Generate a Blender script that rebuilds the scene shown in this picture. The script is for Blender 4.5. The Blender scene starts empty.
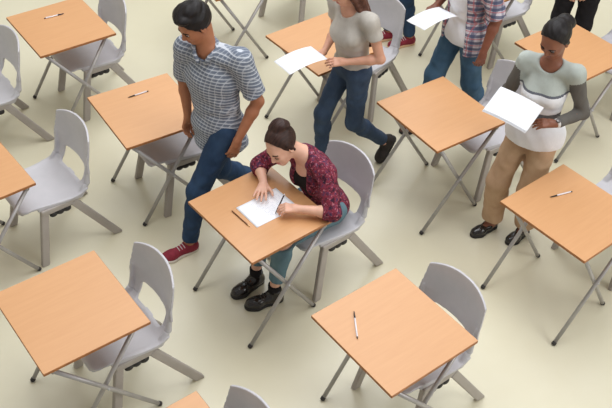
import bpy, math, random
import numpy as np
from mathutils import Matrix, Vector

# ------------------------------------------------------------------ camera, world, lights, exposure
C = bpy.context.scene.collection
scene = bpy.context.scene
cd = bpy.data.cameras.new('camera')
cam = bpy.data.objects.new('camera', cd)
C.objects.link(cam)
cd.sensor_width = 36.0
cd.lens = 924.48 / 612 * 36.0
cd.clip_end = 100
cam.matrix_world = (Matrix.Translation((0, 0, 4.444)) @ Matrix.Rotation(math.pi / 2 - 0.7289, 4, 'X')
                    @ Matrix.Rotation(0.04195, 4, 'Z'))
scene.camera = cam

world = bpy.data.worlds.new('world')
scene.world = world
world.use_nodes = True
bg = world.node_tree.nodes['Background']
bg.inputs[0].default_value = (1.0, 0.99, 0.97, 1)
bg.inputs[1].default_value = 0.36


def area(name, loc, target, sx, sy, power, col=(1, 1, 1)):
    d = bpy.data.lights.new(name, 'AREA')
    d.shape = 'RECTANGLE'
    d.size, d.size_y, d.energy, d.color = sx, sy, power, col
    o = bpy.data.objects.new(name, d)
    C.objects.link(o)
    o.location = loc
    o.rotation_euler = (Vector(target) - Vector(loc)).to_track_quat('-Z', 'Y').to_euler()
    return o


area('ceiling_light', (0.2, 5.0, 7.5), (0.2, 5.0, 0), 6.5, 6.0, 470, (0.96, 0.98, 1.0))
area('window_light', (7.6, 0.6, 5.2), (0.9, 4.2, 0), 4.5, 3.0, 300, (0.97, 0.985, 1.0))
area('window_light', (-0.2, 10.5, 7.0), (0.1, 4.4, 0), 5.0, 3.0, 230, (0.90, 0.95, 1.0))

scene.view_settings.view_transform = 'Standard'
scene.view_settings.look = 'None'
scene.view_settings.gamma = 1.0
scene.view_settings.use_curve_mapping = False
scene.view_settings.exposure = 0.0


# ------------------------------------------------------------------ helpers: materials
def srgb(r, g, b):
    f = lambda c: (c / 255 / 12.92) if c / 255 <= 0.04045 else ((c / 255 + 0.055) / 1.055) ** 2.4
    return (f(r), f(g), f(b), 1.0)


def mat(name, col, rough=0.5, metal=0.0, coat=0.0, spec=0.5):
    m = bpy.data.materials.new(name)
    m.use_nodes = True
    b = m.node_tree.nodes['Principled BSDF']
    b.inputs['Base Color'].default_value = col
    b.inputs['Roughness'].default_value = rough
    b.inputs['Metallic'].default_value = metal
    b.inputs['Coat Weight'].default_value = coat
    b.inputs['Specular IOR Level'].default_value = spec
    return m


class NT:
    def __init__(s, m):
        s.nt = m.node_tree
        s.b = s.nt.nodes['Principled BSDF']

    def n(s, t, **kw):
        x = s.nt.nodes.new(t)
        for k, v in kw.items():
            if k in x.inputs:
                s.set(x.inputs[k], v)
            else:
                setattr(x, k, v)
        return x

    def set(s, inp, v):
        if isinstance(v, bpy.types.NodeSocket):
            s.nt.links.new(v, inp)
        else:
            inp.default_value = v

    def math(s, op, a, b=None, c=None):
        x = s.nt.nodes.new('ShaderNodeMath')
        x.operation = op
        s.set(x.inputs[0], a)
        if b is not None:
            s.set(x.inputs[1], b)
        if c is not None:
            s.set(x.inputs[2], c)
        return x.outputs[0]

    def mix(s, f, a, b):
        x = s.nt.nodes.new('ShaderNodeMix')
        x.data_type = 'RGBA'
        s.set(x.inputs[0], f)
        s.set(x.inputs[6], a)
        s.set(x.inputs[7], b)
        return x.outputs[2]

    def coord(s, scale=(1, 1, 1), rot=(0, 0, 0)):
        t = s.n('ShaderNodeTexCoord')
        mp = s.n('ShaderNodeMapping')
        mp.inputs['Scale'].default_value = scale
        mp.inputs['Rotation'].default_value = rot
        s.nt.links.new(t.outputs['Object'], mp.inputs['Vector'])
        return mp.outputs[0]

    def noise(s, vec, scale, detail=3.0, rough=0.5):
        x = s.n('ShaderNodeTexNoise', Scale=scale, Detail=detail, Roughness=rough)
        s.nt.links.new(vec, x.inputs['Vector'])
        return x.outputs['Fac']

    def ramp(s, fac, stops, interp='LINEAR'):
        x = s.n('ShaderNodeValToRGB')
        x.color_ramp.interpolation = interp
        el = x.color_ramp.elements
        el[0].position, el[0].color = stops[0]
        el[1].position, el[1].color = stops[-1]
        for p, c in stops[1:-1]:
            e = el.new(p)
            e.color = c
        s.nt.links.new(fac, x.inputs[0])
        return x.outputs[0]

    def base(s, v):
        s.set(s.b.inputs['Base Color'], v)

    def bump(s, h, strength=0.3, dist=0.005):
        x = s.n('ShaderNodeBump', Strength=strength, Distance=dist)
        s.nt.links.new(h, x.inputs['Height'])
        s.nt.links.new(x.outputs[0], s.b.inputs['Normal'])


def noisy(name, c1, c2, scale, rough=0.6, bump=0.0, stretch=(1, 1, 1), coat=0.0, detail=3.0, spec=0.5):
    m = mat(name, c1, rough, 0, coat, spec)
    t = NT(m)
    v = t.coord(stretch)
    f = t.noise(v, scale, detail)
    t.base(t.ramp(f, [(0.3, c1), (0.7, c2)]))
    if bump:
        t.bump(f, bump)
    return m


M = {}
# floor: pale sealed screed, softly mottled, under a satin clear coat
m = mat('floor_screed', srgb(216, 209, 178), 0.42, 0, 0.65, 0.5)
t = NT(m)
v = t.coord()
f1 = t.noise(v, 0.9, 4)
f2 = t.noise(v, 9.0, 5, 0.6)
c = t.ramp(f1, [(0.3, srgb(216, 209, 181)), (0.7, srgb(223, 217, 194))])
t.base(t.mix(t.math('MULTIPLY', f2, 0.25), c, srgb(206, 197, 166)))
t.b.inputs['Coat Roughness'].default_value = 0.3
t.set(t.b.inputs['Roughness'], t.math('MULTIPLY_ADD', f1, 0.15, 0.36))
M['floor'] = m
M['wall'] = noisy('matt_wall_paint', srgb(226, 222, 210), srgb(220, 216, 204), 3, 0.8)
# beech laminate
m = mat('beech_laminate', srgb(232, 176, 122), 0.45, 0, 0.38, 0.5)
t = NT(m)
v = t.coord((2.0, 26.0, 1.0))
f = t.noise(v, 2.2, 5, 0.6)
c = t.ramp(f, [(0.25, srgb(204, 150, 101)), (0.75, srgb(210, 157, 108))])
t.base(c)
t.b.inputs['Coat Roughness'].default_value = 0.42
M['beech'] = m
M['edge'] = noisy('brown_edge_band', srgb(172, 112, 62), srgb(150, 94, 50), 30, 0.5)
M['tube'] = noisy('grey_painted_tube', srgb(176, 172, 170), srgb(166, 162, 160), 20, 0.35)
M['tube'].node_tree.nodes['Principled BSDF'].inputs['Metallic'].default_value = 0.25
M['rubber'] = noisy('dark_rubber', srgb(58, 54, 52), srgb(44, 41, 40), 40, 0.7)
M['steel'] = mat('steel_bolt', srgb(190, 190, 192), 0.3, 0.8)
m = noisy('grey_plastic', srgb(194, 191, 195), srgb(188, 186, 190), 14, 0.4, 0.0)
t = NT(m)
v = t.coord()
t.bump(t.noise(v, 420, 2), 0.12, 0.002)
M['plastic'] = m
M['plasticleg'] = noisy('grey_plastic_leg', srgb(170, 162, 155), srgb(163, 155, 148), 14, 0.45)
M['grip'] = mat('black_grip', srgb(34, 31, 30), 0.5)
M['paper'] = noisy('white_paper', srgb(244, 244, 248), srgb(238, 239, 245), 5, 0.7)
m = mat('written_paper', srgb(243, 244, 249), 0.7)
t = NT(m)
v = t.coord()
sx = t.n('ShaderNodeSeparateXYZ')
t.nt.links.new(v, sx.inputs[0])
ln = t.math('LESS_THAN', t.math('FRACT', t.math('MULTIPLY', sx.outputs[0], 95.0)), 0.32)
wd = t.math('GREATER_THAN', t.noise(t.coord((40, 90, 1)), 1.0, 1), 0.52)
inn = t.math('MULTIPLY', t.math('LESS_THAN', t.math('ABSOLUTE', sx.outputs[1]), 0.082),
             t.math('LESS_THAN', t.math('ABSOLUTE', sx.outputs[0]), 0.12))
fac = t.math('MULTIPLY', t.math('MULTIPLY', ln, wd), t.math('MULTIPLY', inn, 0.30))
t.base(t.mix(fac, srgb(243, 244, 249), srgb(90, 105, 150)))
M['written'] = m
M['penwhite'] = mat('clear_white_plastic', srgb(226, 222, 226), 0.25, 0, 0.4)
M['penink'] = mat('dark_pen_plastic', srgb(52, 44, 66), 0.3)
M['penblack'] = mat('black_pen_plastic', srgb(48, 40, 38), 0.3)
M['pencil'] = noisy('brown_pencil_paint', srgb(126, 78, 42), srgb(110, 66, 36), 30, 0.4)
M['lead'] = mat('graphite', srgb(40, 38, 38), 0.5)
M['wood'] = mat('bare_wood', srgb(222, 182, 130), 0.6)


def skin(name, c, lip):
    m = noisy(name, srgb(*c), srgb(*[int(x * 0.96) for x in c]), 25, 0.5, 0.05)
    b = m.node_tree.nodes['Principled BSDF']
    b.inputs['Subsurface Weight'].default_value = 0.08
    b.inputs['Subsurface Radius'].default_value = (0.01, 0.004, 0.002)
    return m, mat(name + '_lips', srgb(*lip), 0.4)


M['skin_fair'], M['lip_fair'] = skin('fair_skin', (226, 176, 152), (190, 104, 100))
M['skin_pink'], M['lip_pink'] = skin('pinkish_skin', (222, 166, 140), (186, 100, 94))
M['skin_tan'], M['lip_tan'] = skin('tan_skin', (172, 112, 80), (140, 78, 64))
M['skin_brown'], M['lip_brown'] = skin('brown_skin', (138, 86, 64), (112, 60, 54))
M['skin_deep'], M['lip_deep'] = skin('deep_brown_skin', (132, 78, 58), (104, 56, 50))
M['eyewhite'] = mat('eye_white', srgb(235, 232, 228), 0.2)
M['iris'] = mat('dark_iris', srgb(48, 34, 26), 0.2)


def hairmat(name, a, b):
    m = mat(name, srgb(*a), 0.5, 0, 0.0, 0.3)
    t = NT(m)
    v = t.coord((1, 9, 1))
    f = t.noise(v, 16, 4, 0.6)
    t.base(t.ramp(f, [(0.3, srgb(*a)), (0.72, srgb(*b))]))
    t.bump(f, 0.5, 0.006)
    return m


M['hair_darkbrown'] = hairmat('dark_brown_hair', (34, 20, 18), (68, 43, 35))
M['hair_brown'] = hairmat('chestnut_hair', (66, 38, 30), (104, 64, 48))
M['hair_black'] = hairmat('black_hair', (15, 12, 13), (34, 28, 29))


def denim(name, a, b):
    m = mat(name, srgb(*a), 0.85, 0, 0, 0.2)
    t = NT(m)
    f = t.noise(t.coord((1, 1, 0.5)), 9, 5, 0.6)
    t.base(t.ramp(f, [(0.3, srgb(*a)), (0.7, srgb(*b))]))
    t.bump(t.noise(t.coord(), 24, 3), 0.35, 0.01)
    return m


M['denim_blue'] = denim('blue_denim', (36, 54, 80), (54, 76, 104))
M['denim_dark'] = denim('dark_blue_denim', (48, 62, 84), (70, 86, 108))
M['denim_mid'] = denim('mid_blue_denim', (56, 84, 110), (80, 108, 132))
M['denim_teal'] = denim('teal_grey_denim', (84, 110, 122), (106, 132, 142))
M['cloth_tan'] = denim('tan_chino', (176, 142, 112), (194, 162, 132))
M['cloth_black'] = denim('black_cloth', (26, 24, 26), (38, 35, 37))
M['cloth_white'] = denim('white_cotton', (226, 226, 232), (238, 238, 242))
M['cloth_grey'] = denim('pale_grey_jersey', (176, 170, 162), (198, 192, 184))
M['cloth_pink'] = denim('pale_cotton', (190, 180, 178), (205, 196, 192))


def plaid(name, base, stripes, rot=(0, 0, 0)):
    """stripes: list of (axis, count per metre, duty, colour, strength, phase)"""
    m = mat(name, srgb(*base), 0.85, 0, 0, 0.2)
    t = NT(m)
    v = t.coord((1, 1, 1), rot)
    sx = t.n('ShaderNodeSeparateXYZ')
    t.nt.links.new(v, sx.inputs[0])
    col = srgb(*base)
    for ax, n, duty, c, k, ph in stripes:
        f = t.math('LESS_THAN', t.math('FRACT', t.math('MULTIPLY_ADD', sx.outputs[ax], n, ph)), duty)
        col = t.mix(t.math('MULTIPLY', f, k), col, srgb(*c))
    t.base(col)
    t.bump(t.noise(t.coord(), 22, 3), 0.4, 0.012)
    return m


M['shirt_check'] = plaid('grey_check_cotton', (150, 156, 166), [
    (2, 46, 0.50, (100, 108, 124), 0.80, 0.1), (1, 44, 0.45, (104, 112, 128), 0.50, 0.3), (0, 44, 0.45, (104, 112, 128), 0.40, 0.3),
    (2, 46, 0.22, (206, 210, 218), 0.75, 0.55), (1, 44, 0.16, (200, 204, 212), 0.45, 0.75)], (0.12, 0.1, 0))
M['shirt_plaid'] = plaid('navy_red_plaid_cotton', (206, 200, 208), [
    (2, 19, 0.42, (64, 72, 104), 0.80, 0.1), (1, 17, 0.36, (72, 80, 110), 0.50, 0.3), (0, 17, 0.36, (72, 80, 110), 0.50, 0.2),
    (2, 19, 0.14, (186, 96, 104), 0.7, 0.35), (1, 17, 0.12, (184, 98, 106), 0.6, 0.5)])
# printed blouse
m = mat('maroon_print_cotton', srgb(110, 40, 56), 0.8, 0, 0, 0.2)
t = NT(m)
v = t.coord()
n1 = t.noise(v, 34, 3, 0.6)
c = t.ramp(n1, [(0.36, srgb(58, 26, 42)), (0.46, srgb(104, 38, 54)), (0.54, srgb(130, 46, 62)), (0.60, srgb(96, 52, 78)), (0.68, srgb(60, 42, 66))])
n2 = t.noise(v, 75, 2)
c = t.mix(t.math('MULTIPLY', t.math('GREATER_THAN', n2, 0.62), 0.45), c, srgb(206, 136, 146))
n3 = t.noise(t.coord((1.3, 1, 1), (0.4, 0.2, 0)), 52, 2)
c = t.mix(t.math('MULTIPLY', t.math('GREATER_THAN', n3, 0.62), 0.65), c, srgb(38, 36, 58))
t.base(c)
t.bump(t.noise(v, 20, 3), 0.4, 0.012)
M['blouse'] = m
M['sweater_green'] = denim('pale_grey_green_knit', (166, 172, 166), (184, 190, 184))
M['sweater_sleeve'] = denim('dark_grey_knit', (92, 88, 84), (108, 104, 99))
M['sweater_band'] = denim('slate_knit', (92, 94, 104), (108, 110, 118))
M['leather'] = noisy('black_polished_leather', srgb(26, 22, 22), srgb(40, 34, 32), 30, 0.25, 0.05, coat=0.4)
M['suede_black'] = noisy('black_suede', srgb(32, 27, 27), srgb(46, 40, 38), 30, 0.7)
M['shoe_maroon'] = noisy('maroon_canvas', srgb(122, 28, 46), srgb(142, 38, 56), 40, 0.8)
M['shoe_brown'] = noisy('brown_leather', srgb(84, 46, 40), srgb(100, 58, 48), 30, 0.5)
M['sole_white'] = mat('white_rubber_sole', srgb(222, 212, 202), 0.6)
M['sole_tan'] = mat('tan_rubber_sole', srgb(216, 178, 140), 0.6)
M['sole_black'] = mat('black_rubber_sole', srgb(26, 24, 24), 0.6)
M['lace'] = mat('dark_lace', srgb(62, 56, 54), 0.7)
M['lace_white'] = mat('white_lace', srgb(220, 212, 210), 0.7)
M['watch'] = mat('pale_watch_strap', srgb(226, 222, 220), 0.35)
M['watchface'] = mat('watch_face', srgb(120, 116, 116), 0.2, 0.4)
M['piping'] = mat('slate_piping', srgb(92, 96, 104), 0.7)


# ------------------------------------------------------------------ helpers: objects
def link(o, parent=None):
    C.objects.link(o)
    if parent is not None:
        o.parent = parent
    return o


def thing(name, label, cat, loc=(0, 0, 0), rz=0.0, group=None):
    o = bpy.data.objects.new(name, None)
    o.empty_display_size = 0.1
    link(o)
    o.location = loc
    o.rotation_euler = (0, 0, rz)
    return tag(o, label, cat, group)


def tag(o, label, cat, group=None):
    o['label'] = label
    o['category'] = cat
    if group:
        o['group'] = group
    return o


def mesh_obj(name, verts, faces, mats, parent=None, smooth=True, mi=None):
    me = bpy.data.meshes.new(name)
    me.from_pydata([tuple(v) for v in verts], [], [tuple(f) for f in faces])
    return fin(me, name, mats, parent, smooth, mi)


def fin(me, name, mats, parent, smooth, mi=None):
    if not isinstance(mats, (list, tuple)):
        mats = [mats]
    for m_ in mats:
        me.materials.append(m_)
    if smooth:
        me.polygons.foreach_set('use_smooth', np.ones(len(me.polygons), dtype=bool))
    if mi is not None:
        me.polygons.foreach_set('material_index', np.asarray(mi, dtype=np.int32))
    me.update()
    return link(bpy.data.objects.new(name, me), parent)


def copy_tree(o, parent=None):
    c = o.copy()
    link(c)
    if parent is not None:
        c.parent = parent
    for ch in list(o.children):
        copy_tree(ch, c)
    return c


def grid_faces(nu, nv, closed_u=False):
    out = []
    for j in range(nv - 1):
        for i in range(nu if closed_u else nu - 1):
            a = j * nu + i
            b = j * nu + (i + 1) % nu
            out.append((a, b, b + nu, a + nu))
    return out


def tube(a, b, r, n=14, r2=None, bevel=0.0):
    """capped tube from a to b"""
    a, b = np.array(a, float), np.array(b, float)
    r2 = r if r2 is None else r2
    d = (b - a) / np.linalg.norm(b - a)
    u = np.cross(d, [0, 0, 1.0] if abs(d[2]) < 0.9 else [1.0, 0, 0])
    u /= np.linalg.norm(u)
    w = np.cross(d, u)
    rings = [(a, r - bevel), (a + d * bevel, r), (b - d * bevel, r2), (b, r2 - bevel)] if bevel else [(a, r), (b, r2)]
    V = []
    for p, rr in rings:
        for i in range(n):
            t_ = 2 * math.pi * i / n
            V.append(p + rr * (math.cos(t_) * u + math.sin(t_) * w))
    F = grid_faces(n, len(rings), True)
    F.append(tuple(range(n))[::-1])
    F.append(tuple(range((len(rings) - 1) * n, len(rings) * n)))
    return V, F


def sweep(pts, r, n=10):
    pts = [np.array(p, float) for p in pts]
    V = []
    prev = None
    for i, p in enumerate(pts):
        d = pts[min(i + 1, len(pts) - 1)] - pts[max(i - 1, 0)]
        d /= np.linalg.norm(d)
        if prev is None:
            u = np.cross(d, [0, 0, 1.0] if abs(d[2]) < 0.9 else [1.0, 0, 0])
        else:
            u = prev - d * prev.dot(d)
        u /= np.linalg.norm(u)
        prev = u
        w = np.cross(d, u)
        for k in range(n):
            a_ = 2 * math.pi * k / n
            V.append(p + r * (math.cos(a_) * u + math.sin(a_) * w))
    F = grid_faces(n, len(pts), True)
    F.append(tuple(range(n))[::-1])
    F.append(tuple(range((len(pts) - 1) * n, len(pts) * n)))
    return V, F


def merge(*parts):
    V, F = [], []
    for v_, f_ in parts:
        o = len(V)
        V += list(v_)
        F += [tuple(i + o for i in f) for f in f_]
    return V, F


def slab(x0, x1, y0, y1, z0, z1, r=0.003, mi_side=False):
    """box with rounded vertical corners and softened top and bottom edges; faces: top first"""
    loops = []
    n = 5

    def ring(ins, z):
        out = []
        rr = max(r * 1.6 - ins, 0.0005)
        for cx, cy, a0 in ((x1, y1, 0), (x0, y1, 90), (x0, y0, 180), (x1, y0, 270)):
            sx_, sy_ = (1 if cx == x1 else -1), (1 if cy == y1 else -1)
            for k in range(n):
                a_ = math.radians(a0 + 90 * k / (n - 1))
                out.append((cx - sx_ * (ins + rr) + rr * math.cos(a_), cy - sy_ * (ins + rr) + rr * math.sin(a_), z))
        return out
    V = ring(r * 0.7, z0) + ring(0, z0 + r * 0.7) + ring(0, z1 - r * 0.7) + ring(r * 0.7, z1)
    N = 4 * n
    F = grid_faces(N, 4, True)
    mi = [1] * len(F)
    F.append(tuple(range(N))[::-1])
    mi.append(1)
    F.append(tuple(range(3 * N, 4 * N)))
    mi.append(0)
    return V, F, mi


# ------------------------------------------------------------------ helpers: smooth solids from distance fields
def A3(v_):
    return np.array(v_, dtype=np.float64)


def unit(v_):
    v_ = A3(v_)
    return v_ / np.linalg.norm(v_)


class Rc:
    """round cone a-b; cuts: list of (point, outward normal)"""
    def __init__(s, a, b, ra, rb=None, k=None, cuts=(), sq=None):
        s.a, s.b, s.ra, s.rb, s.k, s.cuts = A3(a), A3(b), ra, ra if rb is None else rb, k, list(cuts)

    def grow(s, d):
        return Rc(s.a, s.b, s.ra + d, s.rb + d, s.k, s.cuts)

    def box(s):
        r = max(s.ra, s.rb)
        return np.minimum(s.a, s.b) - r, np.maximum(s.a, s.b) + r

    def d(s, X, Y, Z):
        ba = s.b - s.a
        px, py, pz = X - s.a[0], Y - s.a[1], Z - s.a[2]
        bb = max(float(ba.dot(ba)), 1e-9)
        h = np.clip((px * ba[0] + py * ba[1] + pz * ba[2]) / bb, 0, 1)
        r = np.sqrt((px - ba[0] * h) ** 2 + (py - ba[1] * h) ** 2 + (pz - ba[2] * h) ** 2) - (s.ra + (s.rb - s.ra) * h)
        return cut(r, s.cuts, X, Y, Z)


class El:
    def __init__(s, c, r, R=None, k=None, cuts=()):
        s.c, s.r, s.R, s.k, s.cuts = A3(c), A3(r), (np.eye(3) if R is None else np.array(R)), k, list(cuts)

    def grow(s, d):
        return El(s.c, s.r + d, s.R, s.k, s.cuts)

    def box(s):
        e = np.sqrt(((s.R * s.r[None, :]) ** 2).sum(1))
        return s.c - e, s.c + e

    def d(s, X, Y, Z):
        px, py, pz = X - s.c[0], Y - s.c[1], Z - s.c[2]
        R = s.R
        q = [px * R[0, i] + py * R[1, i] + pz * R[2, i] for i in range(3)]
        k0 = np.sqrt((q[0] / s.r[0]) ** 2 + (q[1] / s.r[1]) ** 2 + (q[2] / s.r[2]) ** 2)
        k1 = np.sqrt((q[0] / s.r[0] ** 2) ** 2 + (q[1] / s.r[1] ** 2) ** 2 + (q[2] / s.r[2] ** 2) ** 2)
        return cut(k0 * (k0 - 1) / np.maximum(k1, 1e-6), s.cuts, X, Y, Z)


class Bx:
    """rounded box, centre c, half sizes h, columns of R = axes; taper scales x,y towards -z end"""
    def __init__(s, c, h, R=None, r=0.005, k=None, cuts=()):
        s.c, s.h, s.R, s.r, s.k, s.cuts = A3(c), A3(h), (np.eye(3) if R is None else np.array(R)), r, k, list(cuts)

    def grow(s, d):
        return Bx(s.c, s.h + d, s.R, s.r, s.k, s.cuts)

    def box(s):
        e = (np.abs(s.R) * s.h[None, :]).sum(1)
        return s.c - e, s.c + e

    def d(s, X, Y, Z):
        px, py, pz = X - s.c[0], Y - s.c[1], Z - s.c[2]
        R = s.R
        q = [np.abs(px * R[0, i] + py * R[1, i] + pz * R[2, i]) - (s.h[i] - s.r) for i in range(3)]
        o = np.sqrt(np.maximum(q[0], 0) ** 2 + np.maximum(q[1], 0) ** 2 + np.maximum(q[2], 0) ** 2)
        o = o + np.minimum(np.maximum(np.maximum(q[0], q[1]), q[2]), 0) - s.r
        return cut(o, s.cuts, X, Y, Z)


class Fn:
    def __init__(s, fn, lo, hi, k=None):
        s.fn, s.lo, s.hi, s.k, s.cuts = fn, A3(lo), A3(hi), k, []

    def box(s):
        return s.lo, s.hi

    def d(s, X, Y, Z):
        return s.fn(X, Y, Z)


def cut(r, cuts, X, Y, Z):
    for p, n in cuts:
        r = np.maximum(r, (X - p[0]) * n[0] + (Y - p[1]) * n[1] + (Z - p[2]) * n[2])
    return r


def smin(a, b, k):
    h = np.maximum(k - np.abs(a - b), 0) / k
    return np.minimum(a, b) - h * h * k * 0.25


def solid(prims, h=0.005, k=0.02, sub=(), keep=(), noise=None):
    """surface nets over a smooth union of prims, minus sub (list of (prim, k)); keep: half-spaces (point, outward normal)"""
    lo = np.min([p.box()[0] for p in prims], 0) - 4 * h - 0.01
    hi = np.max([p.box()[1] for p in prims], 0) + 4 * h + 0.01
    n = np.ceil((hi - lo) / h).astype(int) + 1
    ax = [(lo[i] + h * np.arange(n[i])).astype(np.float32) for i in range(3)]
    f = np.full(n, 0.5, np.float32)

    def sl(p, pad):
        a, b = p.box()
        i0 = np.clip(np.floor((a - pad - lo) / h).astype(int), 0, n - 1)
        i1 = np.clip(np.ceil((b + pad - lo) / h).astype(int) + 1, 1, n)
        s_ = tuple(slice(i0[i], i1[i]) for i in range(3))
        return s_, ax[0][s_[0]][:, None, None], ax[1][s_[1]][None, :, None], ax[2][s_[2]][None, None, :]
    for p in prims:
        kk = k if p.k is None else p.k
        s_, X, Y, Z = sl(p, kk + 3 * h)
        f[s_] = smin(f[s_], p.d(X, Y, Z).astype(np.float32), max(kk, 1e-4))
    for p, kk in sub:
        s_, X, Y, Z = sl(p, kk + 3 * h)
        f[s_] = -smin(-f[s_], p.d(X, Y, Z).astype(np.float32), max(kk, 1e-4))
    if noise is not None:
        f += noise(ax[0][:, None, None], ax[1][None, :, None], ax[2][None, None, :]).astype(np.float32)
    for p, nn in keep:
        f = np.maximum(f, ((ax[0][:, None, None] - p[0]) * nn[0] + (ax[1][None, :, None] - p[1]) * nn[1]
                           + (ax[2][None, None, :] - p[2]) * nn[2]).astype(np.float32))
    ins = f < 0
    cnt = np.zeros(n - 1, np.uint8)
    for a in (0, 1):
        for b in (0, 1):
            for c_ in (0, 1):
                cnt += ins[a:n[0] - 1 + a, b:n[1] - 1 + b, c_:n[2] - 1 + c_]
    act = np.argwhere((cnt > 0) & (cnt < 8))
    idm = np.full(n - 1, -1, np.int32)
    idm[act[:, 0], act[:, 1], act[:, 2]] = np.arange(len(act))
    val = np.empty((2, 2, 2, len(act)), np.float32)
    for a in (0, 1):
        for b in (0, 1):
            for c_ in (0, 1):
                val[a, b, c_] = f[act[:, 0] + a, act[:, 1] + b, act[:, 2] + c_]
    S = np.zeros((len(act), 3))
    W = np.zeros(len(act))
    for axis in range(3):
        for p in (0, 1):
            for q in (0, 1):
                i0 = [p, q]
                i0.insert(axis, 0)
                i1 = list(i0)
                i1[axis] = 1
                v0, v1 = val[tuple(i0)], val[tuple(i1)]
                cr = (v0 < 0) != (v1 < 0)
                t_ = np.where(cr, v0 / np.where(cr, v0 - v1, 1), 0)
                pt_ = np.zeros((len(act), 3))
                pt_[:] = i0
                pt_[:, axis] = t_
                S += pt_ * cr[:, None]
                W += cr
    V = (act + S / np.maximum(W, 1)[:, None]) * h + lo
    Q = []
    for axis in range(3):
        s0 = [slice(None)] * 3
        s1 = [slice(None)] * 3
        s0[axis] = slice(0, -1)
        s1[axis] = slice(1, None)
        a_, b_ = ins[tuple(s0)], ins[tuple(s1)]
        e = np.argwhere(a_ != b_)
        o1, o2 = (axis + 1) % 3, (axis + 2) % 3
        e = e[(e[:, o1] > 0) & (e[:, o2] > 0) & (e[:, o1] < n[o1] - 1) & (e[:, o2] < n[o2] - 1)]
        flip = b_[e[:, 0], e[:, 1], e[:, 2]]

        def cid(d1, d2):
            c_ = e.copy()
            c_[:, o1] += d1
            c_[:, o2] += d2
            return idm[c_[:, 0], c_[:, 1], c_[:, 2]]
        q = np.stack([cid(-1, -1), cid(0, -1), cid(0, 0), cid(-1, 0)], 1)
        q[flip] = q[flip][:, ::-1]
        Q.append(q)
    Q = np.concatenate(Q)
    Q = Q[(Q >= 0).all(1)]
    return V, Q


def solid_obj(name, VQ, mats, parent=None, paint=None):
    V, Q = VQ
    me = bpy.data.meshes.new(name)
    me.vertices.add(len(V))
    me.vertices.foreach_set('co', V.astype(np.float32).ravel())
    me.loops.add(len(Q) * 4)
    me.loops.foreach_set('vertex_index', Q.astype(np.int32).ravel())
    me.polygons.add(len(Q))
    me.polygons.foreach_set('loop_start', np.arange(0, len(Q) * 4, 4, dtype=np.int32))
    me.update(calc_edges=True)
    mi = None
    if paint is not None:
        mi = paint(V[Q].mean(1))
    return fin(me, name, mats, parent, True, mi)


def frame(fwd, up):
    """3x3 with columns forward, left, up"""
    f_ = unit(fwd)
    l_ = unit(np.cross(A3(up), f_))
    return np.stack([f_, l_, np.cross(f_, l_)], 1)


# ------------------------------------------------------------------ the setting
def floor():
    V, F, mi = slab(-9, 9, -3, 15, -0.1, 0.0, 0.002)
    o = mesh_obj('floor', V, F, M['floor'], None, False)
    o['kind'] = 'structure'


def wall(name, x0, x1, y0, y1):
    V, F, mi = slab(x0, x1, y0, y1, 0.0, 7.6, 0.002)
    o = mesh_obj(name, V, F, M['wall'], None, False)
    o['kind'] = 'structure'


floor()
wall('wall_back', -9, 9, 14.8, 15)
wall('wall_left', -9, -8.8, -3, 14.8)
wall('wall_right', 8.8, 9, -3, 14.8)

# ------------------------------------------------------------------ desks
TH = 0.751


def make_desk():
    root = thing('exam_desk', '', 'desk')
    V, F, mi = slab(-0.3, 0.3, -0.3235, 0.3235, TH - 0.019, TH, 0.003)
    mesh_obj('tabletop', V, F, [M['beech'], M['edge']], root, False, mi)
    zt = TH - 0.034
    for s in (1, -1):
        for foot, top, y in (((-0.312, 0), (0.245, 0), 0.300), ((0.224, 0), (-0.235, 0), 0.274)):
            a = A3((foot[0], s * y, 0.0))
            b = A3((top[0], s * y, zt))
            d = unit(b - a)
            V, F = tube(a + d * 0.018, b, 0.0128)
            lg = mesh_obj('leg', V, F, M['tube'], root)
            V, F = tube(a + A3((0, 0, 0.0045)), a + d * 0.03, 0.0142, 14, 0.0148, 0.004)
            V = [A3((p[0], p[1], max(p[2], 0.0))) for p in V]
            mesh_obj('foot_cap', V, F, M['rubber'], lg)
        # pivot pin where the two legs cross
        t_ = (0.312 + 0.224) / (0.557 + 0.459)
        px, pz = -0.312 + 0.557 * t_, zt * t_
        V, F = tube((px, s * 0.258, pz), (px, s * 0.318, pz), 0.008, 12, None, 0.002)
        mesh_obj('pivot_bolt', V, F, M['steel'], root)
    for x, y in ((0.245, 0.300), (-0.235, 0.274)):
        V, F = tube((x, -y - 0.012, zt), (x, y + 0.012, zt), 0.0125)
        mesh_obj('crossbar', V, F, M['tube'], root)
    for x in (0.245, -0.235):
        for y in (-0.16, 0.16):
            V, F, _ = slab(x - 0.022, x + 0.022, y - 0.014, y + 0.014, TH - 0.024, TH - 0.0188, 0.002)
            mesh_obj('bracket', V, F, M['steel'], root, False)
    return root


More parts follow.
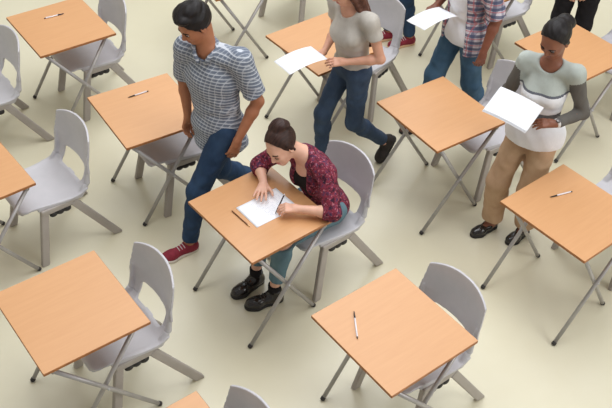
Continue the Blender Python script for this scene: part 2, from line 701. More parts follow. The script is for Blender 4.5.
# ------------------------------------------------------------------ chairs
def make_chair():
    root = thing('school_chair', '', 'chair')
    # profile of the shell in x,z (front lip -> seat -> bend -> back)
    prof = [(-0.055, 0.418), (-0.035, 0.437), (0.02, 0.446), (0.12, 0.441), (0.22, 0.434), (0.31, 0.437), (0.365, 0.452),
            (0.408, 0.485), (0.434, 0.54), (0.455, 0.62), (0.477, 0.72), (0.500, 0.88)]
    pr_ = np.array(prof)
    # densify (Catmull-Rom)
    P = np.vstack([2 * pr_[0] - pr_[1], pr_, 2 * pr_[-1] - pr_[-2]])
    dense = []
    for i in range(1, len(P) - 2):
        for t_ in np.linspace(0, 1, 5, endpoint=False):
            p0, p1, p2, p3 = P[i - 1], P[i], P[i + 1], P[i + 2]
            dense.append(0.5 * ((2 * p1) + (-p0 + p2) * t_ + (2 * p0 - 5 * p1 + 4 * p2 - p3) * t_ ** 2 + (-p0 + 3 * p1 - 3 * p2 + p3) * t_ ** 3))
    dense.append(pr_[-1])
    dense = np.array(dense)

    def shell(X, Y, Z):
        # dish the seat sides up a little, wrap the back round
        w = np.clip((Z - 0.45) / 0.20, 0, 1)
        Xs = X + 1.15 * w * Y * Y - 0.014 * w
        Zs = Z - 0.30 * np.maximum(np.abs(Y) - 0.10, 0) ** 2 * (1 - w)
        Xs, Zs = np.broadcast_arrays(Xs, Zs)
        d = np.full(Xs.shape, 1.0)
        for a, b in zip(dense[:-1], dense[1:]):
            ba = b - a
            h = np.clip(((Xs - a[0]) * ba[0] + (Zs - a[1]) * ba[1]) / ba.dot(ba), 0, 1)
            d = np.minimum(d, np.hypot(Xs - a[0] - ba[0] * h, Zs - a[1] - ba[1] * h))
        d = d - 0.0075
        ya = np.abs(Y)
        # half width of the outline: seat, then back
        hw = np.where(Z > 0.575, 0.236 - 0.09 * (Z - 0.575), np.where(Z > 0.47, 0.210 + 0 * Z, 0.194 + 0.040 * np.clip((X + 0.05) / 0.35, 0, 1)))
        side = ya - hw
        # rounded front corners
        cx, cy = -0.005, 0.150
        fr = np.hypot(np.maximum(cx - X, 0), np.maximum(ya - cy, 0)) - 0.050
        side = np.maximum(side, np.where((X < cx) & (ya > cy), fr, -0.05))
        # rounded rear corners of the seat pan run into the uprights
        # arched top
        top = Z - (0.850 - 0.048 * (ya / 0.232) ** 2.6)
        d = np.maximum(np.maximum(d, side), top)
        # opening between seat and back
        ho = np.hypot(np.maximum(ya - 0.116, 0), np.maximum(np.abs(Z - (0.524 - 0.3 * ya * ya)) - 0.034, 0)) - 0.024
        ho = np.where(X > 0.33, ho, 0.05)
        return np.maximum(d, -ho)
    full = Fn(shell, (-0.08, -0.25, 0.39), (0.53, 0.25, 0.86), 0.0)
    # thick rim along the uprights and the lower edge, giving the moulded look
    rim = []
    for s in (1, -1):
        rim.append(Rc((0.350, s * 0.212, 0.440), (0.398, s * 0.208, 0.50), 0.019, 0.019, 0.008))
        rim.append(Rc((0.400, s * 0.208, 0.50), (0.412, s * 0.208, 0.58), 0.019, 0.015, 0.006))
        rim.append(Rc((0.412, s * 0.208, 0.58), (0.424, s * 0.210, 0.66), 0.015, 0.008, 0.006))
        # side rail the legs are moulded into
        rim.append(Rc((0.06, s * 0.196, 0.428), (0.34, s * 0.214, 0.424), 0.015, 0.016, 0.012))
    pl = (0.40, 0, 0.487)
    nrm = unit((0.55, 0, 0.835))
    VQ = solid([full] + rim, 0.0045, 0.004, keep=[(pl, nrm)])
    solid_obj('seat', VQ, M['plastic'], root)
    VQ = solid([full] + rim, 0.0045, 0.004, keep=[(pl, -nrm)])
    solid_obj('backrest', VQ, M['plastic'], root)
    for s in (1, -1):
        for a, b, w0, w1, x in (((0.085, s * 0.205, 0.41), (0.006, s * 0.243, 0.0), 0.027, 0.026, 0),
                                ((0.285, s * 0.214, 0.405), (0.552, s * 0.246, 0.0), 0.027, 0.024, 1)):
            a, b = A3(a), A3(b)
            zax = unit(a - b)
            xax = unit(np.cross((0, 1, 0), zax))
            R = np.stack([xax, np.cross(zax, xax), zax], 1)
            ext = b - zax * 0.03
            c_ = (a + ext) / 2
            Ln = np.linalg.norm(a - ext) / 2
            prim = [Bx(c_, (w0, 0.0165, Ln), R, 0.008)]
            # web on the inner face (channel section)
            solid_obj('leg', solid(prim, 0.0045, 0.004, keep=[((0, 0, 0.0035), (0, 0, -1)), ((0, 0, 0.418), (0, 0, 1))]), M['plasticleg'], root)
        br = [Bx((0.185, s * 0.209, 0.405), (0.128, 0.0175, 0.022), None, 0.008)]
        bk = solid_obj('side_bracket', solid(br, 0.0045, 0.004), M['plasticleg'], root)
        gp = [El((0.140 + 0.048 * i, s * 0.213, 0.366), (0.028, 0.017, 0.021)) for i in range(3)]
        solid_obj('linking_grip', solid(gp, 0.004, 0.004), M['grip'], root).parent = bk
    # under-seat cross ribs
    for x in (0.11, 0.27):
        V, F, _ = slab(x - 0.012, x + 0.012, -0.20, 0.20, 0.402, 0.424, 0.003)
        mesh_obj('cross_rib', V, F, M['plasticleg'], root, False)
    return root


DESKS = {  # x, y, heading, flipped
    1: (-1.904, 6.041, 0.642, 1), 2: (-1.089, 5.029, 0.593, 1), 3: (-2.081, 4.280, 0.699, 0), 4: (-1.218, 3.234, 0.665, 1),
    5: (-0.269, 4.061, 0.708, 0), 6: (0.487, 3.192, 0.681, 1), 7: (1.615, 4.184, 0.705, 0), 8: (0.887, 5.133, 0.622, 0),
    9: (0.078, 5.958, 0.688, 0), 10: (1.959, 6.005, 0.671, 0), 11: (-0.530, 2.300, 0.670, 1), 12: (-0.735, 6.955, 0.65, 0),
    13: (1.29, 6.92, 0.65, 1)}
DESK_LABEL = {
    1: 'beech exam desk at the top left, a white pen with purple tip on it',
    2: 'beech exam desk with a pen on it, beside the walking person in grey checked shirt',
    3: 'beech exam desk cut off by the left edge, in front of an empty pulled-out chair',
    4: 'bare beech exam desk at the lower left with nothing on it',
    5: 'beech exam desk where the seated person in maroon blouse writes on white paper',
    6: 'beech exam desk with a lone pen at the bottom, right of the seated person',
    7: 'beech exam desk with a pen, at the right edge below the person in tan trousers',
    8: 'bare beech exam desk between the seated person and the person in tan trousers',
    9: 'beech exam desk behind the person with long brown hair and a sheet of paper',
    10: 'beech exam desk at the top right, behind the head of the person in tan trousers',
    11: 'beech exam desk of which only one corner shows at the bottom edge',
    12: 'exam desk cut off by the top edge behind the checked-shirt person, crossed legs showing',
    13: 'exam desk hidden behind the plaid-shirt person, one thin leg showing at the top'}
desk0 = make_desk()
for k, (x, y, th, fl) in DESKS.items():
    o = desk0 if k == 1 else copy_tree(desk0)
    o.location = (x, y, 0)
    o.rotation_euler = (0, 0, th + (math.pi if fl else 0))
    o['label'] = DESK_LABEL[k]
    o['group'] = 'exam desks in rows'


def L(k, p):
    """desk-local point (towards its chair, left, up) -> world"""
    x, y, th, _ = DESKS[k]
    c_, s_ = math.cos(th), math.sin(th)
    return A3((x + c_ * p[0] - s_ * p[1], y + s_ * p[0] + c_ * p[1], p[2] if len(p) > 2 else 0))


CHAIRS = {1: (0.0, 0.02, 0), 2: (-0.045, -0.02, 0), 3: (0.265, -0.012, 0), 4: (0.040, -0.02, 0), 5: (0.262, 0.0, 0), 6: (-0.01, -0.012, 0),
          7: (0.375, 0.02, 0), 8: (0.262, 0.0, 0), 9: (0.262, 0.0, 17), 10: (0.50, 0.05, 0), 11: (-0.02, 0.0, 0)}
CHAIR_LABEL = {
    1: 'grey plastic school chair tucked under the top left desk with the purple-tipped pen',
    2: 'grey plastic school chair partly hidden behind the walking person in grey checked shirt',
    3: 'empty grey plastic school chair pulled out from the desk at the left edge',
    4: 'grey plastic school chair tucked under the bare desk at the lower left',
    5: 'grey plastic school chair on which the person in the maroon blouse sits',
    6: 'grey plastic school chair behind the bottom right desk, only backrest and side showing',
    7: 'grey plastic school chair barely showing at the right edge, below the person in tan trousers',
    8: 'grey plastic school chair between the plaid-shirted person and the person in tan trousers',
    9: 'empty grey plastic school chair turned aside behind the person with long brown hair',
    10: 'grey plastic school chair of the top right desk, barely showing at the right edge',
    11: 'grey plastic school chair at the bottom edge, only its backrest top showing',
    12: 'grey plastic school chair cut off by the top edge, only legs and black grips showing',
    13: 'grey plastic school chair at the top edge, right of the plaid-shirted person',
    14: 'grey plastic school chair cut off by the left edge, left of the purple-tipped pen desk'}
chair0 = make_chair()
spots = {k: (L(k, (a, b)), DESKS[k][2] + math.radians(r)) for k, (a, b, r) in CHAIRS.items()}
spots[12] = (A3((-0.31, 7.415, 0)), math.radians(50))
spots[13] = (A3((1.985 - 0.545 * 0.80 - 0.246 * 0.60, 7.18 - 0.545 * 0.60 + 0.246 * 0.80, 0)), 0.644)
spots[14] = (A3((-2.577, 5.466, 0)), 0.643)
for k, (p, r) in spots.items():
    o = chair0 if k == 1 else copy_tree(chair0)
    o.location = p
    o.rotation_euler = (0, 0, r)
    o['label'] = CHAIR_LABEL[k]
    o['group'] = 'grey school chairs'

# ------------------------------------------------------------------ small things on the desks


def make_pen(name, label, p, q, body, tip, group=None, z=TH, cat='pen'):
    """pen lying from p (tip end) to q on a desk top; origin at its middle"""
    p, q = A3((p[0], p[1], z)), A3((q[0], q[1], z))
    d = q - p
    ln = np.linalg.norm(d)
    root = thing(name, label, cat, (p + q) / 2, math.atan2(d[1], d[0]), group)
    r = 0.0048
    zc = r + 0.0006
    h = ln / 2
    V, F = merge(tube((-h + 0.05, 0, zc), (h - 0.012, 0, zc), r, 14, None, 0.001))
    mesh_obj('barrel', V, F, body, root)
    V, F = merge(tube((-h + 0.008, 0, zc), (-h + 0.05, 0, zc), 0.0030, 14, r + 0.0004), tube((-h, 0, zc), (-h + 0.008, 0, zc), 0.0009, 10, 0.0030))
    mesh_obj('grip', V, F, tip, root)
    V, F = merge(tube((h - 0.012, 0, zc), (h, 0, zc), r * 0.85, 14, r * 0.7, 0.001))
    mesh_obj('end_plug', V, F, tip, root)
    V, F, _ = slab(h - 0.05, h - 0.010, -0.0012, 0.0012, zc + r - 0.0004, zc + r + 0.0014, 0.0004)
    mesh_obj('clip', V, F, body, root, False)
    return root


PG = 'pens on the desks'
make_pen('ballpoint_pen', 'white ballpoint pen with purple tip on the top left desk', L(1, (0.09, 0.136)), L(1, (-0.067, 0.147)), M['penwhite'], M['penink'], PG)
make_pen('ballpoint_pen', 'dark-tipped pen on the desk left of the checked-shirt person', L(2, (-0.063, 0.178)), L(2, (0.09, 0.180)), M['penwhite'], M['penblack'], PG)
make_pen('ballpoint_pen', 'pen lying on the bottom right desk, pointing away', L(6, (-0.098, 0.210)), L(6, (-0.204, 0.054)), M['penwhite'], M['penblack'], PG)
make_pen('ballpoint_pen', 'dark-tipped pen on the right edge desk below the tan trousers', L(7, (-0.030, 0.160)), L(7, (0.125, 0.112)), M['penwhite'], M['penblack'], PG)


def make_sheet(name, label, cat, loc, R, w=0.297, h=0.21, bend=0.02, m=None, thick=0.0008, waves=1.0, seed=0, group=None, n=(16, 12), parent=None):
    """sheet of paper: a thin curved slab, long side along local x"""
    V = []
    for s in (0, 1):
        for j in range(n[1]):
            for i in range(n[0]):
                u, v_ = i / (n[0] - 1) - 0.5, j / (n[1] - 1) - 0.5
                z = bend * (math.cos(u * 2.6 * waves + seed) - 0.6 * u * u + 0.35 * math.sin(v_ * 3.1 + seed)) - bend
                V.append((u * w, v_ * h, z + s * thick))
    N = n[0] * n[1]
    F0 = grid_faces(n[0], n[1])
    F = [f[::-1] for f in F0] + [tuple(i + N for i in f) for f in F0]
    for i in range(n[0] - 1):
        F.append((i, i + 1, N + i + 1, N + i))
        a = (n[1] - 1) * n[0] + i
        F.append((a + 1, a, N + a, N + a + 1))
    for j in range(n[1] - 1):
        a = j * n[0]
        F.append((a + n[0], a, N + a, N + a + n[0]))
        a = j * n[0] + n[0] - 1
        F.append((a, a + n[0], N + a + n[0], N + a))
    o = mesh_obj(name, V, F, m or M['paper'], parent)
    o.matrix_world = Matrix.Translation(Vector(loc)) @ Matrix(R.tolist()).to_4x4()
    if parent is None:
        tag(o, label, cat, group)
    return o


def Rz(a):
    c_, s_ = math.cos(a), math.sin(a)
    return np.array([[c_, -s_, 0], [s_, c_, 0], [0, 0, 1.0]])


T5 = DESKS[5][2]
# exam paper under the student's hands (several sheets, the lower ones peeping out)
ROLLED = Rz(T5 + math.radians(-1.0))
for i, (dx, dy, r) in enumerate(((0.004, 0.004, 1.0), (-0.003, -0.002, -0.8))):
    make_sheet('exam_sheet', 'lower sheet peeping out under the written exam paper' if i == 0 else 'middle sheet under the written exam paper', 'paper',
               L(5, (0.046 + dx, -0.004 + dy, TH + 0.0006 + 0.0012 * i)), Rz(T5 + math.radians(r)), bend=0.0, group='exam sheets on the desk')
make_sheet('exam_paper', 'top white exam paper with writing under the hands of the seated person', 'paper', L(5, (0.046, -0.004, TH + 0.0031)), ROLLED, bend=0.0, m=M['written'])


def make_pencil():
    p, q = L(5, (-0.136, -0.082)), L(5, (-0.139, 0.094))
    d = q - p
    ln = np.linalg.norm(d)
    root = thing('pencil', 'brown pencil lying along the near edge of the exam paper', 'pencil', A3((*((p + q) / 2)[:2], TH)), math.atan2(d[1], d[0]))
    h, r = ln / 2, 0.0042
    zc = r + 0.0004
    V, F = tube((-h + 0.022, 0, zc), (h, 0, zc), r, 6)
    mesh_obj('barrel', V, F, M['pencil'], root, False)
    V, F = tube((-h + 0.006, 0, zc), (-h + 0.022, 0, zc), 0.0014, 12, r * 0.93)
    mesh_obj('sharpened_cone', V, F, M['wood'], root)
    V, F = tube((-h, 0, zc), (-h + 0.006, 0, zc), 0.0003, 10, 0.0014)
    mesh_obj('lead_tip', V, F, M['lead'], root)


make_pencil()

# ------------------------------------------------------------------ people


def rot_axis(axis, ang):
    return np.array(Matrix.Rotation(ang, 3, Vector(axis)))


def hand_prims(w, fdir, back, side, curl=(0.25, 0.35, 0.2), spread=0.10, thumb=(0.5, 0.3), s=1.0, thumb_down=0.35, each=None):
    """w wrist, fdir towards the fingers, back = normal of the back of the hand, side: +1 if the thumb lies at back x fdir ... -1 opposite"""
    f = unit(fdir)
    b = unit(A3(back) - f * A3(back).dot(f))
    l = np.cross(b, f) * side          # towards the thumb
    w = A3(w)
    P = []
    pt = lambda x, y, z: w + (f * x + l * y + b * z) * s
    # palm
    P.append(Rc(pt(0.0, 0.0, 0), pt(0.03, 0.004, 0), 0.024 * s, 0.026 * s, 0.012))
    for y0, y1 in ((0.014, 0.030), (0.004, 0.010), (-0.006, -0.010), (-0.014, -0.028)):
        P.append(Rc(pt(0.02, y0, 0), pt(0.082, y1, 0.001), 0.0145 * s, 0.0105 * s, 0.010))
    P.append(Rc(pt(0.02, 0.018, -0.006), pt(0.045, 0.030, -0.008), 0.016 * s, 0.011 * s, 0.012))
    tips = []
    for i, (y, ln, x0) in enumerate(((0.030, 0.074, 0.084), (0.010, 0.083, 0.088), (-0.010, 0.076, 0.085), (-0.028, 0.059, 0.078))):
        a = pt(x0 - 0.006, y, 0.001)
        ang = spread * (1.2, 0.35, -0.45, -1.3)[i]
        d = f * math.cos(ang) + l * math.sin(ang)
        cur = 0.0
        segs = (0.46, 0.30, 0.24)
        r = (0.0092, 0.0084, 0.0078, 0.0068)
        if i == 3:
            r = tuple(x * 0.88 for x in r)
        cc = curl if each is None else each[i]
        for j in range(3):
            cur += cc[j]
            dd = d * math.cos(cur) - b * math.sin(cur)
            e = a + dd * ln * segs[j] * s
            P.append(Rc(a, e, r[j] * s, r[j + 1] * s, 0.004))
            a = e
        tips.append(a)
    # thumb
    a = pt(0.018, 0.020, -0.006)
    d1 = unit(f * math.cos(thumb[0]) + l * math.sin(thumb[0]) - b * thumb_down)
    e = a + d1 * 0.042 * s
    P.append(Rc(a, e, 0.0145 * s, 0.0108 * s, 0.010))
    d2 = unit(f * math.cos(thumb[0] - thumb[1]) + l * math.sin(thumb[0] - thumb[1]) - b * thumb_down)
    e2 = e + d2 * 0.031 * s
    P.append(Rc(e, e2, 0.0108 * s, 0.0096 * s, 0.004))
    e3 = e2 + unit(d2 - l * 0.25) * 0.024 * s
    P.append(Rc(e2, e3, 0.0096 * s, 0.0074 * s, 0.004))
    tips.append(e3)
    return P, tips


def head_prims(c, R, s=1.0, female=True):
    """c head centre; R columns forward, left, up; returns union prims, subtract prims, helper"""
    R = np.array(R)
    g = lambda x, y, z: A3(c) + R @ (A3((x, y, z)) * s)
    r3 = lambda *a: A3(a) * s
    P = [El(g(-0.012, 0, 0.028), r3(0.096, 0.076, 0.088), R, 0.03),
         El(g(0.026, 0, -0.03), r3(0.066, 0.062, 0.078), R, 0.03),
         El(g(0.050, 0, -0.075), r3(0.034, 0.040, 0.030), R, 0.025),
         El(g(0.063, 0, -0.096), r3(0.018, 0.022, 0.016), R, 0.02),
         Rc(g(0.072, 0.032, 0.010), g(0.072, -0.032, 0.010), 0.016 * s, None, 0.02),     # brow ridge
         El(g(0.062, 0.038, -0.030), r3(0.024, 0.020, 0.020), R, 0.02), El(g(0.062, -0.038, -0.030), r3(0.024, 0.020, 0.020), R, 0.02),
         Rc(g(0.086, 0, 0.000), g(0.104, 0, -0.034), 0.0085 * s, 0.0115 * s, 0.010),      # nose
         El(g(0.094, 0.011, -0.038), r3(0.011, 0.0085, 0.008), R, 0.006), El(g(0.094, -0.011, -0.038), r3(0.011, 0.0085, 0.008), R, 0.006),
         Rc(g(0.084, 0.016, -0.0635), g(0.090, 0, -0.0615), 0.0045 * s, 0.0062 * s, 0.004), Rc(g(0.084, -0.016, -0.0635), g(0.090, 0, -0.0615), 0.0045 * s, 0.0062 * s, 0.004),
         Rc(g(0.082, 0.012, -0.0715), g(0.088, 0, -0.0725), 0.0055 * s, 0.0072 * s, 0.004), Rc(g(0.082, -0.012, -0.0715), g(0.088, 0, -0.0725), 0.0055 * s, 0.0072 * s, 0.004)]
    for sd in (1, -1):
        P.append(El(g(-0.008, 0.074 * sd, -0.012), r3(0.019, 0.009, 0.032), R @ rot_axis((0, 0, 1), 0.35 * sd), 0.008))
        P.append(El(g(-0.002, 0.072 * sd, -0.034), r3(0.009, 0.007, 0.011), R, 0.006))
    S = [(El(g(0.094, 0.031, -0.008), r3(0.018, 0.017, 0.011), R), 0.012), (El(g(0.094, -0.031, -0.008), r3(0.018, 0.017, 0.011), R), 0.012),
         (El(g(-0.004, 0.084, -0.012), r3(0.009, 0.006, 0.018), R), 0.006), (El(g(-0.004, -0.084, -0.012), r3(0.009, 0.006, 0.018), R), 0.006)]

    def lips(p):
        q = (p - A3(c)) @ R / s
        return ((q[:, 0] > 0.079) & (np.abs(q[:, 1]) < 0.0215) & (q[:, 2] < -0.0565) & (q[:, 2] > -0.080))
    return P, S, g, lips


def add_face(root, c, R, s=1.0, brow=None, closed=None):
    R = np.array(R)
    g = lambda x, y, z: A3(c) + R @ (A3((x, y, z)) * s)
    for sd in (1, -1):
        if closed is not None:
            solid_obj('eyelid', solid([El(g(0.0765, 0.031 * sd, -0.009), A3((0.0125, 0.0135, 0.0090)) * s, R)], 0.0025 * s, 0.002), closed, root)
        else:
          e = solid_obj('eye', solid([El(g(0.0755, 0.031 * sd, -0.009), A3((0.0115, 0.0125, 0.0085)) * s, R)], 0.0025 * s, 0.002), M['eyewhite'], root)
          solid_obj('iris', solid([El(g(0.0846, 0.031 * sd, -0.011), A3((0.0032, 0.0052, 0.0052)) * s, R)], 0.0015 * s, 0.001), M['iris'], e)
        b = brow or M['hair_darkbrown']
        V, F = sweep([g(0.0905, 0.014 * sd, 0.011), g(0.0915, 0.026 * sd, 0.0155), g(0.0855, 0.041 * sd, 0.0145), g(0.0755, 0.051 * sd, 0.009)], 0.0042 * s, 8)
        mesh_obj('eyebrow', V, F, b, root)
        dz = -0.0105 if closed is not None else 0
        V, F = sweep([g(0.0865, 0.019 * sd, -0.0055 + dz * 0.7), g(0.0910, 0.030 * sd, -0.0015 + dz), g(0.0835, 0.044 * sd, -0.0065 + dz * 0.7)], 0.0026 * s, 8)
        mesh_obj('eyelashes', V, F, M['hair_black'], root)


def arm_prims(sh, el, wr, s=1.0, k=0.02):
    sh, el, wr = A3(sh), A3(el), A3(wr)
    m_ = el + (wr - el) * 0.28
    return [Rc(sh, el, 0.050 * s, 0.037 * s, k), Rc(el, m_, 0.037 * s, 0.038 * s, k), Rc(m_, wr, 0.038 * s, 0.0255 * s, k)]


def leg_prims(hp, kn, an, s=1.0, k=0.03):
    hp, kn, an = A3(hp), A3(kn), A3(an)
    m_ = kn + (an - kn) * 0.30
    return [Rc(hp, kn, 0.084 * s, 0.053 * s, k), Rc(kn, m_, 0.052 * s, 0.055 * s, k), Rc(m_, an, 0.055 * s, 0.036 * s, k)]


def torso_prims(P, Ch, N, SL, SR, s=1.0, female=True, k=0.05):
    P, Ch, N, SL, SR = map(A3, (P, Ch, N, SL, SR))
    left_ = unit(SL - SR)
    upv = unit(N - Ch)
    R1 = frame(np.cross(left_, upv), upv)
    up2 = unit(Ch - P)
    R0 = frame(np.cross(left_, up2), up2)
    W = P * 0.5 + Ch * 0.5
    out = [El(P + up2 * 0.0, (0.108 * s, (0.165 if female else 0.155) * s, 0.105 * s), R0, k),
           El(W, (0.094 * s, (0.122 if female else 0.138) * s, 0.14 * s), R0, k),
           El(Ch, (0.108 * s, (0.138 if female else 0.155) * s, 0.16 * s), R1, k),
           Rc(N - upv * 0.045, SL - upv * 0.012, 0.050 * s, (0.045 if female else 0.052) * s, 0.04),
           Rc(N - upv * 0.045, SR - upv * 0.012, 0.050 * s, (0.045 if female else 0.052) * s, 0.04)]
    if female:
        f_ = R1[:, 0]
        for sd in (1, -1):
            out.append(El(Ch + f_ * 0.070 * s + left_ * 0.062 * sd * s - upv * 0.015, (0.050 * s, 0.055 * s, 0.055 * s), R1, 0.04))
    return out


def sleeve(a, b, ra, rb, capped=True, k=0.02):
    a, b = A3(a), A3(b)
    n = unit(b - a)
    return Rc(a, b + n * (rb if capped else 0), ra, rb, k, [(b, n)] if capped else ())


def wrinkle(amp, f=60.0, ph=0.0):
    return lambda X, Y, Z: amp * (np.sin(f * (0.6 * X + 0.5 * Y + 0.9 * Z) + ph + 2.2 * np.sin(17 * Z + 9 * X)) * np.sin(f * 0.55 * (Y - 0.7 * X + 0.35 * Z) + 1.3))


def shoe(root, ank, fwd, up, length, upper, sole, name='shoe', collar=0.05, lace=None, low=False, width=1.0):
    """ank: ankle joint, fwd/up the foot's axes; the sole lies 0.085 below the ankle along up (plus heel)"""
    R = frame(fwd, up)
    o = A3(ank) - R[:, 2] * 0.085
    g = lambda x, y, z: o + R @ A3((x, y, z))
    hl, tl = -0.062, length - 0.062
    W = width
    U = [Rc(g(hl + 0.036, 0, 0.040), g(0.03, 0, 0.045), 0.034 * W, 0.036 * W, 0.02), Rc(g(0.03, 0, 0.045), g(tl - 0.075, 0.003, 0.036), 0.036 * W, 0.035 * W, 0.02),
         Rc(g(tl - 0.085, 0.008, 0.030), g(tl - 0.042, -0.004, 0.026), 0.036 * W, 0.033 * W, 0.02),
         Rc(g(tl - 0.085, -0.012, 0.028), g(tl - 0.055, -0.014, 0.026), 0.034 * W, 0.030 * W, 0.02)]
    sub = []
    if not low:
        U.append(Rc(g(-0.012, 0, 0.050), g(-0.006, 0, 0.085 + collar), 0.040 * W, 0.040 * W, 0.03, [(g(0, 0, 0.085 + collar), R[:, 2])]))
    else:
        sub.append((Rc(g(-0.020, 0, 0.085), g(0.050, 0, 0.080), 0.036 * W, 0.030 * W), 0.008))
    up_ = solid_obj(name, solid(U, 0.0045, 0.02, sub, keep=[(g(0, 0, 0.012), -R[:, 2])]), upper, root)
    SS = [Rc(g(hl + 0.036, 0, 0.013), g(0.03, 0, 0.013), 0.036 * W, 0.034 * W, 0.02), Rc(g(0.03, 0, 0.013), g(tl - 0.08, 0, 0.013), 0.034 * W, 0.046 * W, 0.02),
          Rc(g(tl - 0.08, -0.003, 0.013), g(tl - 0.042, -0.004, 0.013), 0.046 * W, 0.038 * W, 0.02)]
    solid_obj('sole', solid(SS, 0.0045, 0.02, keep=[(g(0, 0, 0.0), -R[:, 2]), (g(0, 0, 0.024), R[:, 2])]), sole, up_)
    if lace is not None:
        for i in range(4):
            x = 0.030 + 0.020 * i
            zt = 0.088 - 0.0030 * i
            V, F = sweep([g(x, 0.026 * W, zt - 0.012), g(x + 0.003, 0.012, zt - 0.001), g(x + 0.004, 0, zt + 0.001), g(x + 0.003, -0.012, zt - 0.001), g(x, -0.026 * W, zt - 0.012)], 0.0026, 7)
            mesh_obj('lace', V, F, lace, up_)
    return up_


class Person:
    def __init__(s, label, loc, facing, group=None):
        s.loc, s.ang = A3((loc[0], loc[1], 0)), facing
        s.root = thing('person', label, 'person', s.loc, facing, group)
        s.Ri = Rz(-facing)

    def w(s, p):
        """world -> local"""
        return s.Ri @ (A3(p) - s.loc)

    def dw(s, d):
        return s.Ri @ A3(d)


# ---------------------------------------------------------------- the seated student
def seated_student():
    P = Person('seated person in a maroon patterned blouse, writing at a desk with head bent', L(5, (0.50, 0.0)), T5 + math.pi)
    q = lambda x, y, z: P.w(L(5, (x, y, z)))
    dv = lambda x, y, z: P.dw(Rz(T5) @ A3((x, y, z)))
    pel = q(0.520, 0.0, 0.555)
    chest = q(0.412, 0.008, 0.842)
    neck = q(0.335, 0.018, 1.030)
    SL, SR = q(0.360, -0.160, 0.970), q(0.325, 0.178, 0.962)     # her left arm is at -y of the desk
    EL, ER = q(0.285, -0.322, 0.812), q(0.205, 0.285, 0.812)
    WL, WR = q(0.145, -0.180, 0.814), q(0.135, 0.150, 0.797)
    hf, hu = unit(dv(-0.83, -0.15, -0.42)), unit(dv(-0.40, 0.20, 0.85))
    HR = frame(hf, hu)
    hc = q(0.205, 0.070, 1.105)
    hd, hs, g, lips = head_prims(hc, HR, 0.98)
    HL_, HR_ = q(0.49, -0.095, 0.545), q(0.49, 0.095, 0.545)
    KL, KR = q(0.105, -0.105, 0.535), q(0.110, 0.110, 0.535)
    AL, AR = q(0.045, -0.085, 0.115), q(0.040, 0.105, 0.115)
    tor = torso_prims(pel, chest, neck, SL, SR, 0.96, True)
    nk = [Rc(neck - unit(neck - chest) * 0.03, g(-0.03, 0, -0.055), 0.050, 0.050, 0.03)]
    arms = arm_prims(SL, EL, WL, 0.90) + arm_prims(SR, ER, WR, 0.90)
    hl, tl = hand_prims(WL, dv(-0.075, 0.055, 0.012), dv(0.25, -0.35, 0.9), -1, curl=(0.75, 0.85, 0.45), spread=0.05, thumb=(0.50, 0.60), s=0.94, thumb_down=0.42,
                        each=((0.50, 0.60, 0.25), (0.55, 0.70, 0.3), (0.55, 0.75, 0.35), (0.50, 0.75, 0.35)))
    hr, tr = hand_prims(WR, dv(-0.095, -0.088, -0.003), dv(-0.02, 0.0, 1), 1, curl=(0.08, 0.07, 0.04), spread=0.16, thumb=(0.85, 0.25), s=0.94, thumb_down=0.10)
    legs = leg_prims(HL_, KL, AL, 0.86) + leg_prims(HR_, KR, AR, 0.86)
    feet = [Rc(a - A3((0, 0, 0.055)), a + dv(-0.11, dy, -0.075), 0.030, 0.024, 0.02) for a, dy in ((AL, 0.03), (AR, 0.0))]
    fine = hl + hr
    VQ = solid(tor + nk + hd + arms + legs + feet + fine, 0.004, 0.02, hs)
    solid_obj('body', VQ, [M['skin_fair'], M['lip_fair']], P.root, lambda p: lips(p).astype(int))
    add_face(P.root, hc, HR, 0.98, None, M['skin_fair'])
    # hair: drawn back from the forehead into a bun on the crown
    sk = El(g(-0.016, 0, 0.034), (0.101, 0.083, 0.094), HR, 0.02)
    hn = unit(HR @ A3((0.93, 0, -0.36)))
    hp = [El(sk.c, sk.r, HR, 0.02, [(g(0.034, 0, 0.03), hn)]),
          El(g(-0.060, 0.006, 0.118), (0.050, 0.056, 0.032), HR, 0.014), El(g(-0.082, 0.022, 0.098), (0.034, 0.042, 0.030), HR, 0.012),
          El(g(-0.036, -0.022, 0.120), (0.030, 0.030, 0.018), HR, 0.012),
          Rc(g(0.004, 0.072, 0.028), g(-0.022, 0.070, -0.04), 0.014, 0.010, 0.015), Rc(g(0.004, -0.072, 0.028), g(-0.022, -0.070, -0.04), 0.014, 0.010, 0.015)]
    solid_obj('hair', solid(hp, 0.004, 0.02, noise=wrinkle(0.0020, 150)), M['hair_darkbrown'], P.root)
    # black top under the blouse
    up2 = unit(neck - chest)
    fw = np.cross(unit(SL - SR), up2)
    top = [p.grow(0.006) for p in tor[:3]] + [p.grow(0.006) for p in tor[5:]]
    solid_obj('black_top', solid(top, 0.006, 0.05, [(Rc(neck - up2 * 0.05 + fw * 0.075, neck + up2 * 0.1 + fw * 0.05, 0.085), 0.02)],
                                 keep=[(chest + up2 * 0.115, up2)]), M['cloth_black'], P.root)
    # blouse: open front, wide neck, sleeves pushed to just below the elbow
    bl = [p.grow(0.014) for p in tor]
    for sh, el, wr in ((SL, EL, WL), (SR, ER, WR)):
        ce = el + unit(wr - el) * 0.055
        bl += [Rc(sh, el, 0.062, 0.052, 0.03), sleeve(el, ce, 0.053, 0.047)]
    sub = [(Rc(neck + up2 * 0.010 + fw * 0.045, neck + up2 * 0.12 + fw * 0.04, 0.060, 0.070), 0.015),
           (Rc(neck + fw * 0.085, chest - up2 * 0.20 + fw * 0.17, 0.058, 0.056), 0.02)]
    hem = q(0.525, 0, 0.50)
    solid_obj('blouse', solid(bl, 0.0045, 0.035, sub, keep=[(hem, unit(pel - chest))], noise=wrinkle(0.0035, 55)), M['blouse'], P.root)
    # trousers, cropped above the ankle
    tp = [El(pel, tor[0].r + 0.008, tor[0].R, 0.05)]
